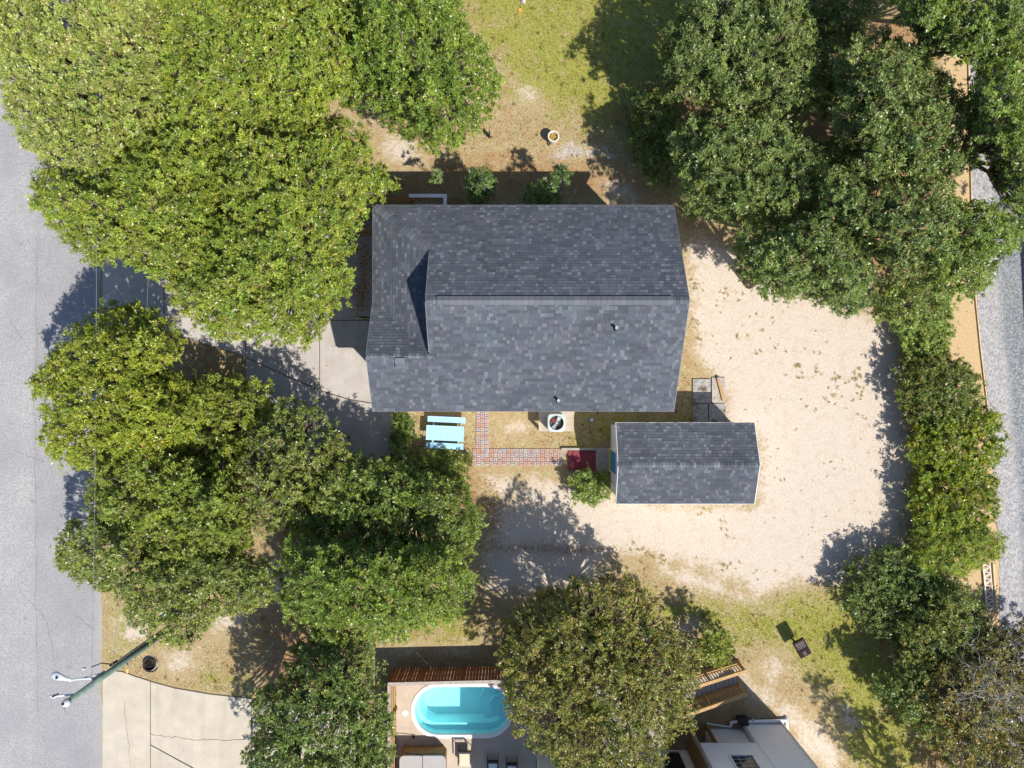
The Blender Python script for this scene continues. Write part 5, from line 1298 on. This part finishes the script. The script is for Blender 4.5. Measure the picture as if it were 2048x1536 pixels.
T('hedge_tree', 'low dark undergrowth standing in for shadow between the sand yard and the lower lawn', 'tree', [(1700, 1130), (1790, 1090), (1880, 1150), (1890, 1250), (1800, 1290), (1720, 1240), (1680, 1190)], 1.6, 0.6, RT[:4], 46, group=G4, rpx=(10, 20), trunk=.1, drop=.35, zj=.2)  # low foliage stands for a cast shadow over some real undergrowth
T('hedge_tree', 'dark green tree left of the pale lattice section', 'tree', [(1850, 1180), (1930, 1160), (1960, 1220), (1970, 1300), (1890, 1340), (1790, 1330), (1800, 1250)], 2.4, 0.9, RT[:4] + OL[:1], 47, group=G4, trunk=.14, zj=.3)
R_, L7, r7 = T('hedge_tree', 'orange tinted tree with bare grey branches at the lower right edge', 'tree', [(1850, 1340), (1940, 1270), (2060, 1240), (2140, 1300), (2140, 1620), (1930, 1620), (1870, 1500), (1800, 1400)], 3.2, 1.3, OR, 48, group=G4, drop=.22, bark='graybark', trunk=.18, zj=.3)
def bare(root, p, d, L, rad, rng, depth, mb):
    pts = [p]; q = p.copy()
    for i in range(4):
        d = (d + Vector(rng.normal(0, .22, 3))).normalized(); q = q + d * L / 4; pts.append(q.copy())
    mb.tube(pts, [rad, rad * .85, rad * .7, rad * .55, rad * .4], 5, cap=False)
    if depth:
        for i in (2, 3, 4):
            for _ in range(2 if depth > 1 else 1):
                dd = (d * .7 + Vector(norm(rng.normal(0, 1, 3))) * .75); dd.z = abs(dd.z) * .5 + .12; bare(root, pts[i], dd.normalized(), L * .68, rad * .5, rng, depth - 1, mb)
rg = np.random.default_rng(77)
for tgt in ((1990, 1440), (1955, 1370), (2030, 1400), (2010, 1300)):
    b = MB(); e = Vector(W(*tgt, 3.6)); s_ = Vector((LOC[R_.name].x, LOC[R_.name].y, 1.9)); d = (e - s_); L = d.length * .62; bare(R_, s_.lerp(e, .35), d.normalized(), L, .034, rg, 3, b); b.build('bare_branch', M['graybark'], R_)
T('hedge_tree', 'dark green tree dipping into the lower lawn above the tree shadow', 'tree', [(1745, 1370), (1830, 1330), (1880, 1380), (1900, 1470), (1860, 1480), (1790, 1420)], 2.4, 0.8, RT[:4], 49, group=G4, trunk=.1, drop=.15, zj=.3)
T('pine_tree', 'tree below the bottom edge casting its shadow on the lower lawn', 'tree', [(1900, 1640), (1990, 1650), (2000, 1760), (1910, 1760)], 5.6, 3.2, RT, 50, trunk=.12)
T('shed_shrub', 'bushy green shrub between the shed door and the red mat', 'shrub', [(1145, 958), (1170, 944), (1204, 947), (1212, 975), (1195, 1006), (1160, 1000), (1135, 978)], 1.0, .4, HG[:3] + DK[:1], 61, zj=.12, drop=.15, sprays=.5, rpx=(9, 17), dens=150, trunk=.04, low=-.1)
T('small_shrub', 'small round shrub at the upper end of the neighbor stairs', 'shrub', [(1405, 1275), (1440, 1258), (1465, 1285), (1460, 1320), (1425, 1325), (1400, 1305)], 1.9, .8, HG[:3] + OL[:1], 62, rpx=(10, 18), dens=140, trunk=.05)
T('small_shrub', 'low dark shrub in the shade left of the picnic table', 'shrub', [(795, 828), (818, 830), (822, 880), (815, 930), (785, 935), (788, 880)], 1.0, .5, DK, 63, rpx=(8, 15), dens=150, trunk=.03)
gN = 'shrubs along the shaded north wall'
T('small_shrub', 'low spreading shrub touching the lower bench of the picnic table', 'shrub', [(800, 925), (840, 905), (900, 912), (942, 918), (935, 955), (880, 975), (800, 950)], .75, .35, DK[:3] + MIX[:2], 69, rpx=(10, 18), dens=130, trunk=.04, zj=.12, drop=.2)
T('wall_shrub', 'leafy shrub in the shade right of the white deck rail', 'shrub', [(932, 358), (950, 340), (985, 348), (985, 372), (960, 380), (935, 376)], 3.1, 2.5, SH, 64, drop=.3, group=gN, rpx=(7, 12), leaf=(.19, .045), dens=75, trunk=.05, bark='graybark')
T('wall_shrub', 'dark low shrub hugging the north wall below the leafy shrub', 'shrub', [(940, 375), (985, 378), (985, 408), (945, 408)], 1.9, 1.0, SH, 65, drop=.45, group=gN, rpx=(8, 14), leaf=(.19, .045), dens=75, trunk=.04)
T('wall_shrub', 'dark shrub against the middle of the north wall', 'shrub', [(1050, 375), (1085, 362), (1120, 378), (1115, 408), (1060, 410)], 2.3, 1.2, SH, 66, drop=.45, group=gN, rpx=(8, 14), leaf=(.19, .045), dens=75, trunk=.04)
T('wall_shrub', 'sparse shrub with pale forked stems at the right end of the shaded wall', 'shrub', [(1105, 345), (1120, 334), (1140, 345), (1136, 362), (1112, 362)], 3.2, 2.9, SH, 67, drop=.3, group=gN, rpx=(6, 9), leaf=(.19, .04), dens=60, trunk=.04, bark='graybark')
T('wall_shrub', 'small pale twiggy shrub nearest the stairs in the wall shade', 'shrub', [(862, 346), (880, 342), (888, 352), (874, 362), (863, 358)], 3.0, 2.7, SH[2:3] + SH[:1], 68, drop=.3, group=gN, rpx=(6, 9), leaf=(.15, .05), dens=55, trunk=.03, bark='graybark')

# ------------------------------------------------------------------ ground cover: grass blades, fallen leaves, weeds
def hard(px, py):
    m = np.zeros(len(px), bool)
    for q in ([(200, 478), (800, 466), (800, 812), (793, 935), (492, 935), (492, 716), (355, 668), (200, 610)], [(200, 1344), (245, 1341), (301, 1361), (503, 1396), (720, 1407), (720, 1700), (200, 1700)],
              [(1075, 1440), (1380, 1440), (1380, 1446), (1562, 1446), (1562, 1800), (1075, 1800)],
              [(944, 897), (1210, 895), (1210, 936), (944, 934)], [(952, 820), (983, 820), (983, 900), (952, 900)], [(1220, 850), (1470, 850), (1470, 982), (1220, 982)], [(802, 485), (1284, 485), (1284, 800), (802, 800)]):
        m |= sdpoly(px, py, q) > 0
    X = (px - CX) * H / F; Y = (CY - py) * H / F
    m |= (X > DECK[0]) & (X < DECK[1]) & (Y < DECK[3]); m |= px < 206; m |= px > np.interp(py, [100, 480, 800, 1100, 1500], [1936, 1945, 1975, 1996, 2014])
    return m
def ground_cover():
    rng = np.random.default_rng(99)
    n = 420000; px = rng.uniform(150, 2060, n); py = rng.uniform(-60, 1600, n); f = fields(px, py)
    from_noise = np.sin(px * .11 + 3 * np.sin(py * .05)) * np.sin(py * .13 + 2 * np.sin(px * .06))
    pr = np.clip(.55 + f['lawn'] * .6 - f['sand'] * 1.5 - f['clay'] * 1.2 - .35 * f['lit'] - .3 * f['gray'] + .22 * from_noise, 0.0, 1)
    k = (rng.random(n) < pr) & ~hard(px, py); px, py = px[k], py[k]; lw = f['lawn'][k]; n = len(px)
    X = (px - CX) * H / F; Y = (CY - py) * H / F
    az = rng.uniform(0, 6.28, n); ln = rng.uniform(.05, .12, n); tl = rng.uniform(.25, 1.0, n)
    d = np.stack([np.cos(az) * tl, np.sin(az) * tl, np.sqrt(1 - .85 * tl * tl)], -1) * ln[:, None]; s = np.stack([-np.sin(az), np.cos(az), np.zeros(n)], -1) * .011
    P = np.stack([X, Y, np.zeros(n)], -1); V = np.stack([P - s, P + s, P + d * .7 + s * .6, P + d], 1)
    dry = np.array([[.42, .32, .14], [.36, .26, .09], [.48, .38, .22], [.38, .22, .08], [.24, .22, .05]]); grn = np.array([[.26, .25, .035], [.20, .22, .03], [.33, .29, .07], [.40, .33, .12], [.15, .18, .02]])
    g = rng.random(n) < (.12 + .85 * lw); C = np.where(g[:, None], grn[rng.integers(0, 5, n)], dry[rng.integers(0, 5, n)]) * rng.uniform(.75, 1.2, (n, 1))
    tag(quads_mesh('grass', V, C, M['grass']), 'short dry and green grass over the yard', 'grass', kind='stuff')
    # taller tufts and weeds standing in the grass
    nt_ = 5200; px = rng.uniform(200, 1990, nt_); py = rng.uniform(-40, 1580, nt_); f = fields(px, py); k = (rng.random(nt_) < np.clip(.35 + .5 * f['lawn'] - f['sand'] * 1.2 - f['clay'], .0, 1)) & ~hard(px, py)
    px, py, lw = px[k], py[k], f['lawn'][k]; m = 11; ii = np.repeat(np.arange(len(px)), m); n = len(ii)
    B = np.stack([(px - CX) * H / F, (CY - py) * H / F, 0 * px], -1)[ii] + rng.normal(0, .035, (n, 3)) * [1, 1, 0]; az = rng.uniform(0, 6.28, n); ln = rng.uniform(.07, .19, n) * rng.uniform(.6, 1.2, len(px))[ii]; tl = rng.uniform(.3, .95, n)
    d = np.stack([np.cos(az) * tl, np.sin(az) * tl, np.sqrt(1 - .9 * tl * tl)], -1) * ln[:, None]; s = np.stack([-np.sin(az), np.cos(az), 0 * az], -1) * .012
    V2 = np.stack([B - s, B + s, B + d * .7 + s * .5, B + d], 1); tc = np.where((rng.random(len(px)) < .25 + .6 * lw)[:, None], grn[rng.integers(0, 5, len(px))] * .8, dry[rng.integers(0, 5, len(px))])
    tag(quads_mesh('grass_tufts', V2, tc[ii] * rng.uniform(.75, 1.2, (n, 1)), M['grass']), 'taller grass tufts and weeds in the lawn', 'grass', kind='stuff')
    # fallen leaves
    n = 60000; px = rng.uniform(206, 1990, n); py = rng.uniform(-40, 1580, n); f = fields(px, py)
    pr = np.clip(.16 + f['lit'] * .9 - f['lawn'] * .1 - f['sand'] * .42 - f['clay'] * .1, .05, 1); h = hard(px, py)
    pr = np.where(h, np.where((px > 640) & (px < 760) & (py > 470) & (py < 640), .10, .006), pr)
    k = rng.random(n) < pr; px, py = px[k], py[k]
    # heaps of brown leaves blown against the west wall
    for cx, cy, sx, sy, m in ((732, 520, 9, 22, 320), (728, 575, 10, 24, 420), (722, 600, 8, 14, 200), (905, 402, 26, 4, 200), (1060, 1095, 55, 7, 900), (1150, 1100, 45, 6, 700), (985, 1050, 14, 50, 800), (1030, 1010, 40, 14, 350)):
        px = np.concatenate([px, rng.normal(cx, sx, m)]); py = np.concatenate([py, rng.normal(cy, sy, m)])
    n = len(px); sz = 1 - .45 * fields(px, py)['sand']; X = (px - CX) * H / F; Y = (CY - py) * H / F; hz = np.where(hard(px, py), .056, .006)
    az = rng.uniform(0, 6.28, n); ln = (rng.uniform(.03, .07, n) * sz)[:, None]; d = np.stack([np.cos(az), np.sin(az), rng.normal(0, .3, n)], -1) * ln; s = np.stack([-np.sin(az), np.cos(az), rng.normal(0, .3, n)], -1) * ln * .3
    P = np.stack([X, Y, hz + rng.uniform(.004, .03, n)], -1); V = np.stack([P - d, P - s, P + d, P + s], 1)
    pal = np.array([[.34, .16, .055], [.44, .26, .10], [.52, .36, .19], [.24, .11, .05], [.58, .46, .30], [.40, .20, .04], [.16, .085, .045]])
    C = pal[rng.integers(0, len(pal), n)] * rng.uniform(.75, 1.2, (n, 1))
    tag(quads_mesh('fallen_leaves', V, C, M['litter']), 'scattered brown and tan fallen leaves', 'leaves', kind='stuff')
    # weeds and straw tufts on the sand
    ctr = []
    for cx, cy, m in ((1595, 740, 7), (1600, 757, 8), (1632, 738, 5), (1672, 755, 12), (1700, 765, 10), (1718, 745, 10), (1722, 785, 14), (1670, 800, 10), (1620, 820, 4), (1455, 590, 9), (1480, 585, 6), (1485, 675, 6), (1520, 700, 4), (1555, 705, 4), (1450, 1130, 12), (1290, 1110, 14), (1320, 1120, 12), (1275, 1095, 10), (1400, 1025, 8), (1440, 1045, 8), (1455, 1070, 6), (1390, 570, 10), (1400, 640, 9), (1395, 680, 8), (1560, 950, 4), (1720, 840, 5), (1510, 635, 5), (1650, 700, 4), (1540, 640, 5)):
        for _ in range(int(m * .6)): ctr.append((rng.normal(cx, 9), rng.normal(cy, 8), rng.uniform(.6, 1.2)))
    for _ in range(120):
        q = (rng.uniform(1380, 1810), rng.uniform(480, 1190)); 
        if sdpoly(np.array([q[0]]), np.array([q[1]]), SAND[0])[0] > 5: ctr.append((*q, rng.uniform(.25, .6)))
    V = []; C = []
    for cx, cy, s_ in ctr:
        m = rng.integers(6, 16); a = rng.uniform(0, 6.28, m); l = rng.uniform(.05, .13, m) * s_; e = rng.uniform(.1, .7, m); c0 = np.array(W(cx, cy, .002)) + rng.normal(0, .03, (m, 3)) * [1, 1, 0]
        d = np.stack([np.cos(a), np.sin(a), e], -1) * l[:, None]; s = np.stack([-np.sin(a), np.cos(a), 0 * a], -1) * .013
        V.append(np.stack([c0 - s, c0 + s, c0 + d + s * .3, c0 + d - s * .3], 1)); pc = np.array([[.40, .29, .11], [.32, .28, .09], [.46, .35, .17], [.36, .22, .08]])[rng.integers(0, 4)]
        C.append(np.tile(pc, (m, 1)) * rng.uniform(.7, 1.2, (m, 1)))
    tag(quads_mesh('weeds', np.concatenate(V), np.concatenate(C), M['grass']), 'small dry weed tufts on the pale sand', 'weeds', kind='stuff')
ground_cover()
